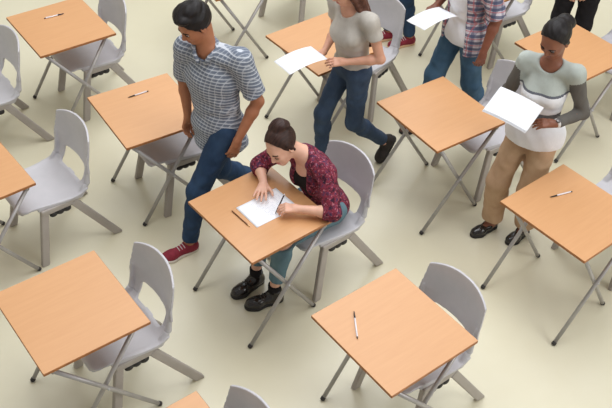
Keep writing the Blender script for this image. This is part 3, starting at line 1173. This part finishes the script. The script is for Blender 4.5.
    for h_, k_, a_ in ((HL_, KL, AL), (HR_, KR, AR)):
        ce = k_ + (a_ - k_) * 0.80
        md = k_ + (a_ - k_) * 0.30
        tp += [Rc(h_, k_, 0.086, 0.064, 0.04), Rc(k_, md, 0.064, 0.060, 0.03), sleeve(md, ce, 0.060, 0.048, True, 0.03)]
    up0 = unit(chest - pel)
    solid_obj('trousers', solid(tp, 0.005, 0.03, keep=[(pel + up0 * 0.09, up0)], noise=wrinkle(0.003, 60)), M['denim_teal'], P.root)
    for a_, dy, nm in ((AL, 0.28, 'l'), (AR, -0.08, 'r')):
        fz = A3((0, 0, 1))
        shoe(P.root, A3((a_[0], a_[1], 0.087)), dv(-1, dy, 0), fz, 0.265, M['leather'], M['sole_black'], 'laced_shoe', 0.028, M['lace'], width=1.06)
        V, F = tube(a_ - A3((0, 0, 0.03)), a_ + A3((0, 0, 0.040)), 0.0395, 18, 0.0405, 0.003)
        mesh_obj('sock', V, F, M['cloth_black'], P.root)
    # the pen she writes with
    th_, ix, md = tl[4], tl[0], tl[1]
    tip = P.Ri.T @ ((th_ + ix) / 2) + P.loc
    return P, tip, [P.Ri.T @ t_ + P.loc for t_ in tl]


stud, pen_tip, tips = seated_student()


def held_pen(a, d):
    d = unit(d)
    R = frame(np.cross((0.3, 0.2, 1), d), d)
    root = thing('writing_pen', 'dark pen held in the writing hand of the seated person', 'pen', a)
    g = lambda z, o=0.0: d * z + R[:, 0] * o
    V, F = tube(g(0.030), g(0.135), 0.0042, 14, None, 0.001)
    mesh_obj('barrel', V, F, M['penblack'], root)
    V, F = merge(tube(g(0.004), g(0.030), 0.0022, 12, 0.0042), tube(g(0.0), g(0.004), 0.0006, 10, 0.0022))
    mesh_obj('grip', V, F, M['penblack'], root)
    V, F = tube(g(0.135), g(0.143), 0.0036, 12, 0.0030, 0.0006)
    mesh_obj('end_plug', V, F, M['penwhite'], root)


d_ = unit(Rz(T5) @ A3((0.35, -0.05, 0.75)))
base = A3((pen_tip[0], pen_tip[1], pen_tip[2])) + Rz(T5) @ A3((-0.012, 0.006, 0))
lower = base - d_ * ((base[2] - (TH + 0.0045)) / d_[2])
held_pen(lower, d_)


# ---------------------------------------------------------------- the walking students
def standing(label, loc, facing, J, look, cloth, skin_m, lip_m, hair, brow, size=1.0, female=True, head_s=1.0, h=0.0045, face=True):
    """J: joints in the person's own frame (forward, left, up). cloth(P, ctx) dresses the figure."""
    P = Person(label, loc, facing)
    J = {k: A3(v) for k, v in J.items()}
    HR = frame(look[0], look[1])
    hd, hs, g, lips = head_prims(J['head'], HR, head_s)
    tor = torso_prims(J['pel'], J['chest'], J['neck'], J['SL'], J['SR'], size, female)
    upn = unit(J['neck'] - J['chest'])
    pr = tor + [Rc(J['neck'] - upn * 0.03, g(-0.03, 0, -0.055), 0.050 if female else 0.057, 0.050 if female else 0.056, 0.03)] + hd
    pr += arm_prims(J['SL'], J['EL'], J['WL'], size * (0.9 if female else 1.0)) + arm_prims(J['SR'], J['ER'], J['WR'], size * (0.9 if female else 1.0))
    pr += leg_prims(J['HL'], J['KL'], J['AL'], size * 0.9) + leg_prims(J['HR'], J['KR'], J['AR'], size * 0.9)
    for a, f in (('AL', 'footL'), ('AR', 'footR')):
        fw, up = J[f][0] if J[f].ndim > 1 else J[f], None
        fdir = unit(J[f][0])
        fu = unit(J[f][1])
        o = J[a] - fu * 0.05
        pr += [Rc(J[a], o - fu * 0.004 + fdir * 0.02, 0.036, 0.032, 0.02), Rc(o - fdir * 0.03, o + fdir * 0.10 - fu * 0.008, 0.030, 0.026, 0.02)]
    for sd in 'LR':
        hp = J.get('hand' + sd)
        pr += hand_prims(J['W' + sd], *cloth['hands'][sd][:3], **cloth['hands'][sd][3])[0]
    solid_obj('body', solid(pr, h, 0.02, hs), [M[skin_m], M[lip_m]], P.root, lambda p: lips(p).astype(int))
    if face:
        add_face(P.root, J['head'], HR, head_s, M[brow])
    ctx = dict(J=J, HR=HR, g=g, tor=tor, size=size, upn=upn, fw=np.cross(unit(J['SL'] - J['SR']), upn), h=h, hs=head_s)
    hair(P, ctx)
    return P, ctx


def cap_hair(g, HR, s=1.0, normal=(0.86, 0, -0.50), off=0.036, k=0.02, grow=0.0):
    sk = El(g(-0.016, 0, 0.034), A3((0.102 + grow, 0.084 + grow, 0.095 + grow)) * s, HR, k)
    return El(sk.c, sk.r, HR, k, [(g(off, 0, 0.03), unit(HR @ A3(normal)))])


def trousers(P, ctx, m, loose=0.008, top=0.10, cropL=0.97, cropR=0.97, flare=0.0, name='trousers', ankle=0.052):
    J, tor, s = ctx['J'], ctx['tor'], ctx['size']
    tp = [El(J['pel'], tor[0].r + loose, tor[0].R, 0.05)]
    for sd, cr in (('L', cropL), ('R', cropR)):
        h_, k_, a_ = J['H' + sd], J['K' + sd], J['A' + sd]
        ce = k_ + (a_ - k_) * cr
        md = k_ + (a_ - k_) * 0.30
        tp += [Rc(h_, k_, 0.082 * s + loose, 0.060 * s + loose + flare, 0.04), Rc(k_, md, 0.060 * s + loose + flare, 0.056 * s + loose + flare, 0.03), sleeve(md, ce, 0.056 * s + loose + flare, ankle + flare, True, 0.03)]
    up0 = unit(J['chest'] - J['pel'])
    return solid_obj(name, solid(tp, 0.0055, 0.03, keep=[(J['pel'] + up0 * top, up0)], noise=wrinkle(0.0035, 58)), m, P.root)


def top_shell(ctx, grow, hem, sl=0.5, slr=0.012, collar=0.07, front_open=None, sleeves=True, skirt=0.0, long=False):
    J, tor, s, upn, fw = ctx['J'], ctx['tor'], ctx['size'], ctx['upn'], ctx['fw']
    up0 = unit(J['chest'] - J['pel'])
    b = [p.grow(grow) for p in tor]
    b[0] = El(tor[0].c, tor[0].r + grow + skirt, tor[0].R, 0.06)
    if hem < -0.02:
        lf = tor[0].R[:, 1]
        lo = J['pel'] + up0 * (hem + 0.02)
        b.append(El(lo, tor[0].r * A3((1.0, 1.0, 1.0)) + grow + skirt, tor[0].R, 0.06))
    if sleeves:
        for sd in 'LR':
            sh, el, wr = J['S' + sd], J['E' + sd], J['W' + sd]
            if sl <= 1.0:
                b.append(sleeve(sh, sh + (el - sh) * sl, 0.052 * s + slr, (0.052 - 0.010 * sl) * s + slr + 0.006, True, 0.03))
            else:
                b.append(Rc(sh, el, 0.052 * s + slr, 0.040 * s + slr, 0.03))
                b.append(sleeve(el, el + (wr - el) * (sl - 1), 0.041 * s + slr, 0.030 * s + slr, True, 0.02))
    sub = []
    if collar:
        sub.append((Rc(J['neck'] - upn * 0.005 + fw * 0.03, J['neck'] + upn * 0.14 + fw * 0.03, collar, collar * 1.2), 0.015))
    if front_open:
        sub.append((Rc(J['neck'] + fw * 0.10, J['pel'] + up0 * (hem - 0.1) + fw * 0.20, front_open, front_open * 1.6), 0.02))
    return b, sub, [(J['pel'] + up0 * hem, -up0)]


# ---- student in the grey checked shirt
J = dict(pel=(0, 0, 0.92), chest=(0.025, -0.01, 1.25), neck=(0.050, -0.018, 1.488), head=(0.115, -0.035, 1.645),
         SL=(-0.080, 0.145, 1.430), SR=(0.120, -0.145, 1.430), EL=(-0.165, 0.205, 1.135), WL=(-0.01, 0.210, 0.895), ER=(0.11, -0.225, 1.14), WR=(0.12, -0.185, 0.895),
         HL=(0.0, 0.09, 0.89), KL=(0.225, 0.09, 0.50), AL=(0.305, 0.085, 0.095), HR=(0.0, -0.09, 0.89), KR=(-0.05, -0.085, 0.455), AR=(-0.38, -0.08, 0.20),
         footL=((1, 0, 0), (0, 0, 1)), footR=((0.62, 0, -0.72), (0.72, 0, 0.62)))
hands = dict(L=((0.12, 0.0, -0.30), (0.2, 1, 0.1), 1, dict(curl=(0.35, 0.4, 0.3), spread=0.04, thumb=(0.4, 0.2))),
             R=((0.05, 0.0, -0.30), (0.2, -1, 0.1), -1, dict(curl=(0.35, 0.4, 0.3), spread=0.04, thumb=(0.4, 0.2))))


def short_hair(m):
    def f(P, ctx):
        g, HR, s = ctx['g'], ctx['HR'], ctx['hs']
        hp = [cap_hair(g, HR, s, (0.80, 0, -0.60), 0.052, grow=0.006), El(g(0.050, 0.012, 0.098), A3((0.046, 0.058, 0.026)) * s, HR, 0.02),
              El(g(0.010, -0.02, 0.112), A3((0.062, 0.052, 0.026)) * s, HR, 0.02), El(g(-0.03, 0.02, 0.112), A3((0.06, 0.05, 0.026)) * s, HR, 0.02)]
        solid_obj('hair', solid(hp, 0.0045, 0.02, noise=wrinkle(0.0030, 130)), m, P.root)
    return f


facing = math.radians(216)
boy, ctx = standing('person walking left in a grey checked shirt, jeans and maroon shoes', (-0.575, 4.70), facing, J,
                    ((0.88, 0.05, -0.46), (0.46, 0, 0.88)), dict(hands=hands), 'skin_tan', 'lip_tan', short_hair(M['hair_black']), 'hair_black', 1.0, False, 1.0)
trousers(boy, ctx, M['denim_blue'], 0.008, 0.06, 0.96, 0.96)
b, sub, keep = top_shell(ctx, 0.020, -0.17, 0.80, 0.020, 0.066, skirt=0.006)
sh = solid_obj('shirt', solid(b, 0.005, 0.035, sub, keep, noise=wrinkle(0.004, 48)), M['shirt_check'], boy.root)
nk, un, fw = ctx['J']['neck'], ctx['upn'], ctx['fw']
lf = unit(ctx['J']['SL'] - ctx['J']['SR'])
for sd in (1, -1):
    pts = [nk + un * 0.016 - fw * 0.062 + lf * 0.01 * sd, nk + un * 0.014 - fw * 0.03 + lf * 0.055 * sd, nk + un * 0.000 + fw * 0.02 + lf * 0.078 * sd,
           nk - un * 0.026 + fw * 0.078 + lf * 0.050 * sd, nk - un * 0.070 + fw * 0.098 + lf * 0.022 * sd]
    V, F = sweep(pts, 0.015, 10)
    mesh_obj('collar', V, F, M['shirt_check'], sh)
shoe(boy.root, ctx['J']['AL'] - A3((0, 0, 0.01)), (1, 0, 0), (0, 0, 1), 0.285, M['shoe_maroon'], M['sole_white'], 'canvas_shoe', 0.0, M['lace_white'])
shoe(boy.root, ctx['J']['AR'], *J['footR'], 0.285, M['shoe_maroon'], M['sole_white'], 'canvas_shoe', 0.0, M['lace_white'])

# ---- woman with white papers
J = dict(pel=(0, 0, 0.92), chest=(0.010, 0, 1.225), neck=(0.008, 0, 1.440), head=(0.050, 0.005, 1.600),
         SL=(-0.030, 0.150, 1.390), SR=(0.050, -0.140, 1.390), EL=(-0.070, 0.240, 1.120), WL=(0.115, 0.165, 1.095), ER=(0.040, -0.225, 1.115), WR=(0.175, -0.225, 1.065),
         HL=(0.0, 0.085, 0.88), KL=(0.075, 0.085, 0.475), AL=(-0.035, 0.075, 0.095), HR=(0.0, -0.085, 0.88), KR=(0.13, -0.115, 0.48), AR=(0.075, -0.125, 0.095),
         footL=((1, -0.1, 0), (0, 0, 1)), footR=((0.97, -0.25, 0), (0, 0, 1)))
hands = dict(L=((0.09, -0.13, -0.01), (0.25, 0.25, 0.9), -1, dict(curl=(0.30, 0.35, 0.2), spread=0.05, thumb=(0.45, 0.3), s=0.92)),
             R=((0.07, 0.12, 0.03), (0.3, -0.3, 0.9), 1, dict(curl=(0.25, 0.3, 0.2), spread=0.05, thumb=(0.45, 0.3), s=0.92)))


def bun_hair(P, ctx):
    g, HR, s = ctx['g'], ctx['HR'], ctx['hs']
    hp = [cap_hair(g, HR, s, (0.90, 0, -0.44), 0.030), El(g(-0.105, 0.0, 0.035), A3((0.052, 0.056, 0.052)) * s, HR, 0.015), El(g(-0.125, 0.02, 0.015), A3((0.034, 0.036, 0.040)) * s, HR, 0.02),
          Rc(g(0.006, 0.074, 0.03), g(-0.02, 0.074, -0.02), 0.012, 0.010, 0.015), Rc(g(0.006, -0.074, 0.03), g(-0.02, -0.074, -0.02), 0.012, 0.010, 0.015)]
    solid_obj('hair', solid(hp, 0.0045, 0.02, noise=wrinkle(0.0022, 150)), M['hair_black'], P.root)


facing = math.radians(230)
woman, ctx = standing('person in a pale grey sweater and tan trousers carrying white papers', (1.45, 4.775), facing, J,
                      ((0.86, -0.02, -0.50), (0.50, 0, 0.86)), dict(hands=hands), 'skin_brown', 'lip_brown', bun_hair, 'hair_black', 0.92, True, 0.98)
trousers(woman, ctx, M['cloth_tan'], 0.010, 0.0, 0.93, 0.93, 0.012, ankle=0.062)
b, sub, keep = top_shell(ctx, 0.010, -0.085, 0.5, 0.0, 0, sleeves=False, skirt=0.022)
upw = unit(ctx['J']['chest'] - ctx['J']['pel'])
solid_obj('white_vest', solid(b, 0.0055, 0.035, sub, keep + [(ctx['J']['chest'], upw)], noise=wrinkle(0.003, 60)), M['cloth_white'], woman.root)
b, sub, keep = top_shell(ctx, 0.014, 0.035, 1.90, 0.004, 0.068)
jj = ctx['J']
cz = jj['chest']
body_r = 0.20


def sweater_paint(p):
    z = (p - cz) @ upw
    arm = np.zeros(len(p), bool)
    for sd in 'LR':
        a, e, w_ = jj['S' + sd], jj['E' + sd], jj['W' + sd]
        o = unit(e - a)
        t1 = (p - a) @ o
        d1 = np.linalg.norm((p - a) - np.outer(np.clip(t1, 0, np.linalg.norm(e - a)), o), axis=1)
        o2 = unit(w_ - e)
        t2 = (p - e) @ o2
        d2 = np.linalg.norm((p - e) - np.outer(np.clip(t2, 0, np.linalg.norm(w_ - e)), o2), axis=1)
        arm |= ((d1 < 0.080) & (t1 > 0.055) & (np.abs(p[:, 1]) > 0.145)) | (d2 < 0.062)
    out = np.zeros(len(p), int)
    out[(z < 0.02) & (z > -0.125)] = 1
    out[(z <= -0.125)] = 3
    out[(z < 0.035) & (z > 0.020)] = 3
    out[arm] = 2
    return out


solid_obj('sweater', solid(b, 0.005, 0.035, sub, keep, noise=wrinkle(0.003, 55)), [M['sweater_green'], M['cloth_white'], M['sweater_sleeve'], M['sweater_band']], woman.root, sweater_paint)
for a, f in (('AL', 'footL'), ('AR', 'footR')):
    shoe(woman.root, jj[a] - A3((0, 0, 0.01)), jj[f][0], jj[f][1], 0.245, M['leather'], M['sole_black'], 'flat_shoe', 0, None, True, 0.92)
wd = unit(jj['WL'] - jj['EL'])
V, F = tube(jj['WL'] - wd * 0.022, jj['WL'] - wd * 0.002, 0.0305, 20, 0.0295, 0.003)
wt = mesh_obj('wristwatch', V, F, M['watch'], woman.root)
wu = unit(A3((0.2, 0.3, 1)) - wd * A3((0.2, 0.3, 1)).dot(wd))
V, F = tube(jj['WL'] - wd * 0.012 + wu * 0.026, jj['WL'] - wd * 0.012 + wu * 0.036, 0.017, 20, None, 0.002)
mesh_obj('watch_face', V, F, M['watchface'], wt)


def carry(P, name, label, c, xdir, up, bend, waves=1.0, seed=0, w=0.297, h=0.21, group=None):
    Rl = frame(xdir, up)
    Rw = P.Ri.T @ Rl
    return make_sheet(name, label, 'paper', P.Ri.T @ A3(c) + P.loc, Rw, w, h, bend, None, 0.0008, waves, seed, group)


carry(woman, 'paper_sheet', 'top white sheet held by the person in tan trousers', (0.262, -0.060, 1.178), (-0.10, 1, -0.10), (0.30, 0.06, 1), 0.012, 1.0, 0.0)
carry(woman, 'paper_sheet', 'lower white sheet under the one held by the person in tan trousers', (0.269, -0.063, 1.171), (-0.10, 1, -0.10), (0.30, 0.06, 1), 0.012, 1.0, 0.0)

# ---- person with long brown hair and a sheet
J = dict(pel=(0, 0, 0.90), chest=(0.03, 0, 1.195), neck=(0.045, 0, 1.385), head=(0.105, 0.0, 1.525),
         SL=(-0.01, 0.160, 1.335), SR=(0.07, -0.160, 1.335), EL=(-0.075, 0.225, 1.065), WL=(0.12, 0.10, 1.02), ER=(0.03, -0.225, 1.06), WR=(0.17, -0.12, 0.98),
         HL=(0.0, 0.085, 0.87), KL=(0.00, 0.08, 0.465), AL=(-0.285, 0.06, 0.195), HR=(0.0, -0.085, 0.87), KR=(0.17, -0.085, 0.485), AR=(0.165, -0.085, 0.095),
         footL=((0.55, 0.1, -0.80), (0.80, 0, 0.55)), footR=((1, 0, 0), (0, 0, 1)))
hands = dict(L=((0.14, -0.06, 0.0), (0.1, 0.5, 0.8), -1, dict(curl=(0.35, 0.4, 0.3), spread=0.05, thumb=(0.4, 0.3), s=0.92)),
             R=((0.13, 0.03, 0.02), (0.1, -0.6, 0.7), 1, dict(curl=(0.35, 0.4, 0.3), spread=0.05, thumb=(0.4, 0.3), s=0.92)))


def long_hair(P, ctx):
    g, HR, s = ctx['g'], ctx['HR'], ctx['hs']
    hp = [cap_hair(g, HR, s, (0.92, 0, -0.38), 0.034, grow=0.004)]
    for y, dx in ((0.062, 0.0), (0.03, -0.01), (-0.005, -0.015), (-0.04, -0.01), (-0.062, 0.0)):
        a = g(-0.065 + abs(y) * 0.5, y, 0.03)
        b_ = g(-0.085 + abs(y) * 0.6, y * 1.15, -0.09)
        c_ = A3((-0.092 + abs(y) * 0.5 + dx, y * 1.3 + 0.02, 1.235 - 0.4 * abs(y)))
        d2 = c_ + A3((0.0, 0.006, -0.10))
        hp += [Rc(a, b_, 0.034, 0.032, 0.02), Rc(b_, c_, 0.032, 0.026, 0.02), Rc(c_, d2, 0.026, 0.012, 0.015)]
    hp += [Rc(g(0.02, 0.074, 0.02), g(0.0, 0.080, -0.07), 0.014, 0.018, 0.015), Rc(g(0.02, -0.074, 0.02), g(0.0, -0.080, -0.07), 0.014, 0.018, 0.015),
           Rc(g(0.0, 0.080, -0.07), A3((0.0, 0.095, 1.32)), 0.018, 0.022, 0.015)]
    solid_obj('hair', solid(hp, 0.0045, 0.02, noise=wrinkle(0.0028, 120)), M['hair_brown'], P.root)


girl, ctx = standing('person with long brown hair, grey top and jeans, holding a white sheet', (0.285, 5.43), math.radians(208), J,
                     ((0.90, 0.0, -0.42), (0.42, 0, 0.90)), dict(hands=hands), 'skin_pink', 'lip_pink', long_hair, 'hair_brown', 0.94, True, 0.97)
trousers(girl, ctx, M['denim_dark'], 0.005, 0.11, 0.95, 0.95, 0.0, ankle=0.046)
b, sub, keep = top_shell(ctx, 0.013, 0.045, 0.46, 0.004, 0.072)
solid_obj('top', solid(b, 0.005, 0.035, sub, keep, noise=wrinkle(0.0035, 50)), M['cloth_grey'], girl.root)
jj = ctx['J']
shoe(girl.root, jj['AR'] - A3((0, 0, 0.01)), jj['footR'][0], jj['footR'][1], 0.25, M['suede_black'], M['sole_black'], 'ankle_boot', 0.055)
shoe(girl.root, jj['AL'], jj['footL'][0], jj['footL'][1], 0.25, M['suede_black'], M['sole_black'], 'ankle_boot', 0.055)
carry(girl, 'paper_sheet', 'white sheet held flat over the desk by the person with long brown hair', (0.395, -0.03, 1.045), (1, 0.1, -0.06), (0.06, 0, 1), 0.02, 1.0, 0.3)

# ---- student in the plaid overshirt
J = dict(pel=(0, 0, 0.92), chest=(0.03, 0, 1.235), neck=(0.05, 0, 1.445), head=(0.11, 0.0, 1.61),
         SL=(0.0, 0.185, 1.395), SR=(0.06, -0.185, 1.395), EL=(-0.06, 0.255, 1.11), WL=(0.02, 0.275, 0.87), ER=(-0.02, -0.270, 1.12), WR=(0.12, -0.235, 1.00),
         HL=(0.0, 0.09, 0.89), KL=(-0.06, 0.10, 0.47), AL=(-0.22, 0.09, 0.13), HR=(0.0, -0.09, 0.89), KR=(0.15, -0.09, 0.49), AR=(0.19, -0.085, 0.095),
         footL=((0.90, 0, -0.43), (0.43, 0, 0.90)), footR=((1, 0, 0), (0, 0, 1)))
hands = dict(L=((0.05, 0.0, -0.30), (0.2, 1, 0.1), 1, dict(curl=(0.5, 0.6, 0.4), spread=0.03, thumb=(0.4, 0.2), s=1.02)),
             R=((0.13, 0.07, 0.02), (0.1, -0.2, 0.9), 1, dict(curl=(0.25, 0.3, 0.2), spread=0.04, thumb=(0.4, 0.3))))
plaidp, ctx = standing('person in an open plaid shirt over white, jeans, holding a drooping white sheet', (1.12, 5.97), math.radians(207), J,
                       ((0.92, 0.0, -0.38), (0.38, 0, 0.92)), dict(hands=hands), 'skin_deep', 'lip_deep', short_hair(M['hair_black']), 'hair_black', 1.0, False, 1.0)
trousers(plaidp, ctx, M['denim_mid'], 0.010, 0.0, 0.96, 0.96, 0.004)
b, sub, keep = top_shell(ctx, 0.012, -0.085, 0.5, 0.008, 0.064, sleeves=False, skirt=0.004)
solid_obj('white_t_shirt', solid(b, 0.0055, 0.035, sub, keep, noise=wrinkle(0.0035, 50)), M['cloth_white'], plaidp.root)
b, sub, keep = top_shell(ctx, 0.024, -0.14, 0.95, 0.020, 0.070, front_open=0.085, skirt=0.020)
solid_obj('overshirt', solid(b, 0.0055, 0.035, sub, keep, noise=wrinkle(0.004, 46)), M['shirt_plaid'], plaidp.root)
jj = ctx['J']
shoe(plaidp.root, jj['AR'] - A3((0, 0, 0.01)), jj['footR'][0], jj['footR'][1], 0.285, M['shoe_brown'], M['sole_black'], 'shoe', 0.0, M['lace'])
shoe(plaidp.root, jj['AL'], jj['footL'][0], jj['footL'][1], 0.285, M['shoe_brown'], M['sole_black'], 'shoe', 0.0, M['lace'])
carry(plaidp, 'paper_sheet', 'drooping white sheet held by the person in the open plaid shirt', (0.300, -0.020, 1.070), (1, 0.12, -0.10), (0.10, -0.06, 1), 0.022, 1.0, 0.0)

# ---- legs seen at the top: maroon shoes behind the turned chair
J = dict(pel=(0, 0, 0.92), chest=(0.03, 0, 1.235), neck=(0.05, 0, 1.445), head=(0.10, 0.0, 1.61),
         SL=(0.03, 0.185, 1.395), SR=(0.03, -0.185, 1.395), EL=(-0.02, 0.235, 1.12), WL=(0.16, 0.12, 1.06), ER=(-0.04, -0.25, 1.11), WR=(0.05, -0.25, 0.87),
         HL=(0.0, 0.09, 0.89), KL=(0.03, 0.085, 0.49), AL=(-0.06, 0.075, 0.095), HR=(0.0, -0.09, 0.89), KR=(0.08, -0.085, 0.49), AR=(0.07, -0.075, 0.095),
         footL=((1, 0, 0), (0, 0, 1)), footR=((1, 0, 0), (0, 0, 1)))
hands = dict(L=((0.12, -0.08, 0.02), (0.4, 0.4, 0.8), -1, dict(curl=(0.35, 0.4, 0.3), spread=0.04)),
             R=((0.06, 0.0, -0.30), (0.2, -1, 0.1), -1, dict(curl=(0.35, 0.4, 0.3), spread=0.04)))
far, ctx = standing('person of whom only blue jeans and maroon shoes show behind the turned chair', (0.775, 7.235), math.radians(205), J,
                    ((0.95, 0.0, -0.3), (0.3, 0, 0.95)), dict(hands=hands), 'skin_tan', 'lip_tan', short_hair(M['hair_darkbrown']), 'hair_darkbrown', 1.0, False, 1.0, 0.007)
trousers(far, ctx, M['denim_blue'], 0.008, 0.06, 0.96, 0.96)
b, sub, keep = top_shell(ctx, 0.016, -0.10, 0.6, 0.014, 0.066)
solid_obj('t_shirt', solid(b, 0.007, 0.035, sub, keep), M['cloth_pink'], far.root)
jj = ctx['J']
for a in ('AR', 'AL'):
    shoe(far.root, jj[a] - A3((0, 0, 0.01)), (1, 0, 0), (0, 0, 1), 0.28, M['shoe_maroon'], M['sole_tan'], 'canvas_shoe', 0.0, M['lace_white'])

# ---- dark trousers at the top right
J = dict(J)
J.update(EL=(0.02, 0.235, 1.09), WL=(0.185, 0.11, 0.885), ER=(0.02, -0.225, 1.08), WR=(0.195, -0.06, 0.870), KL=(0.05, 0.10, 0.49), AL=(0.02, 0.11, 0.095), KR=(0.06, -0.10, 0.49), AR=(0.05, -0.11, 0.095))
hands = dict(L=((0.04, -0.05, -0.11), (0.8, 0.3, 0.3), -1, dict(curl=(0.4, 0.4, 0.3), spread=0.04)),
             R=((0.04, 0.05, -0.12), (0.8, -0.3, 0.3), 1, dict(curl=(0.4, 0.4, 0.3), spread=0.04)))
dark, ctx = standing('person in black trousers cut off by the top edge, hands held in front', (2.19, 6.93), math.radians(240), J,
                     ((0.95, 0.0, -0.3), (0.3, 0, 0.95)), dict(hands=hands), 'skin_pink', 'lip_pink', short_hair(M['hair_darkbrown']), 'hair_darkbrown', 1.0, False, 1.0, 0.007)
trousers(dark, ctx, M['cloth_black'], 0.012, 0.06, 0.96, 0.96)
b, sub, keep = top_shell(ctx, 0.016, -0.06, 1.85, 0.014, 0.066)
solid_obj('jumper', solid(b, 0.007, 0.035, sub, keep), M['cloth_black'], dark.root)
jj = ctx['J']
for a in ('AR', 'AL'):
    shoe(dark.root, jj[a] - A3((0, 0, 0.01)), (1, 0, 0), (0, 0, 1), 0.28, M['leather'], M['sole_black'], 'shoe', 0.0, M['lace'])
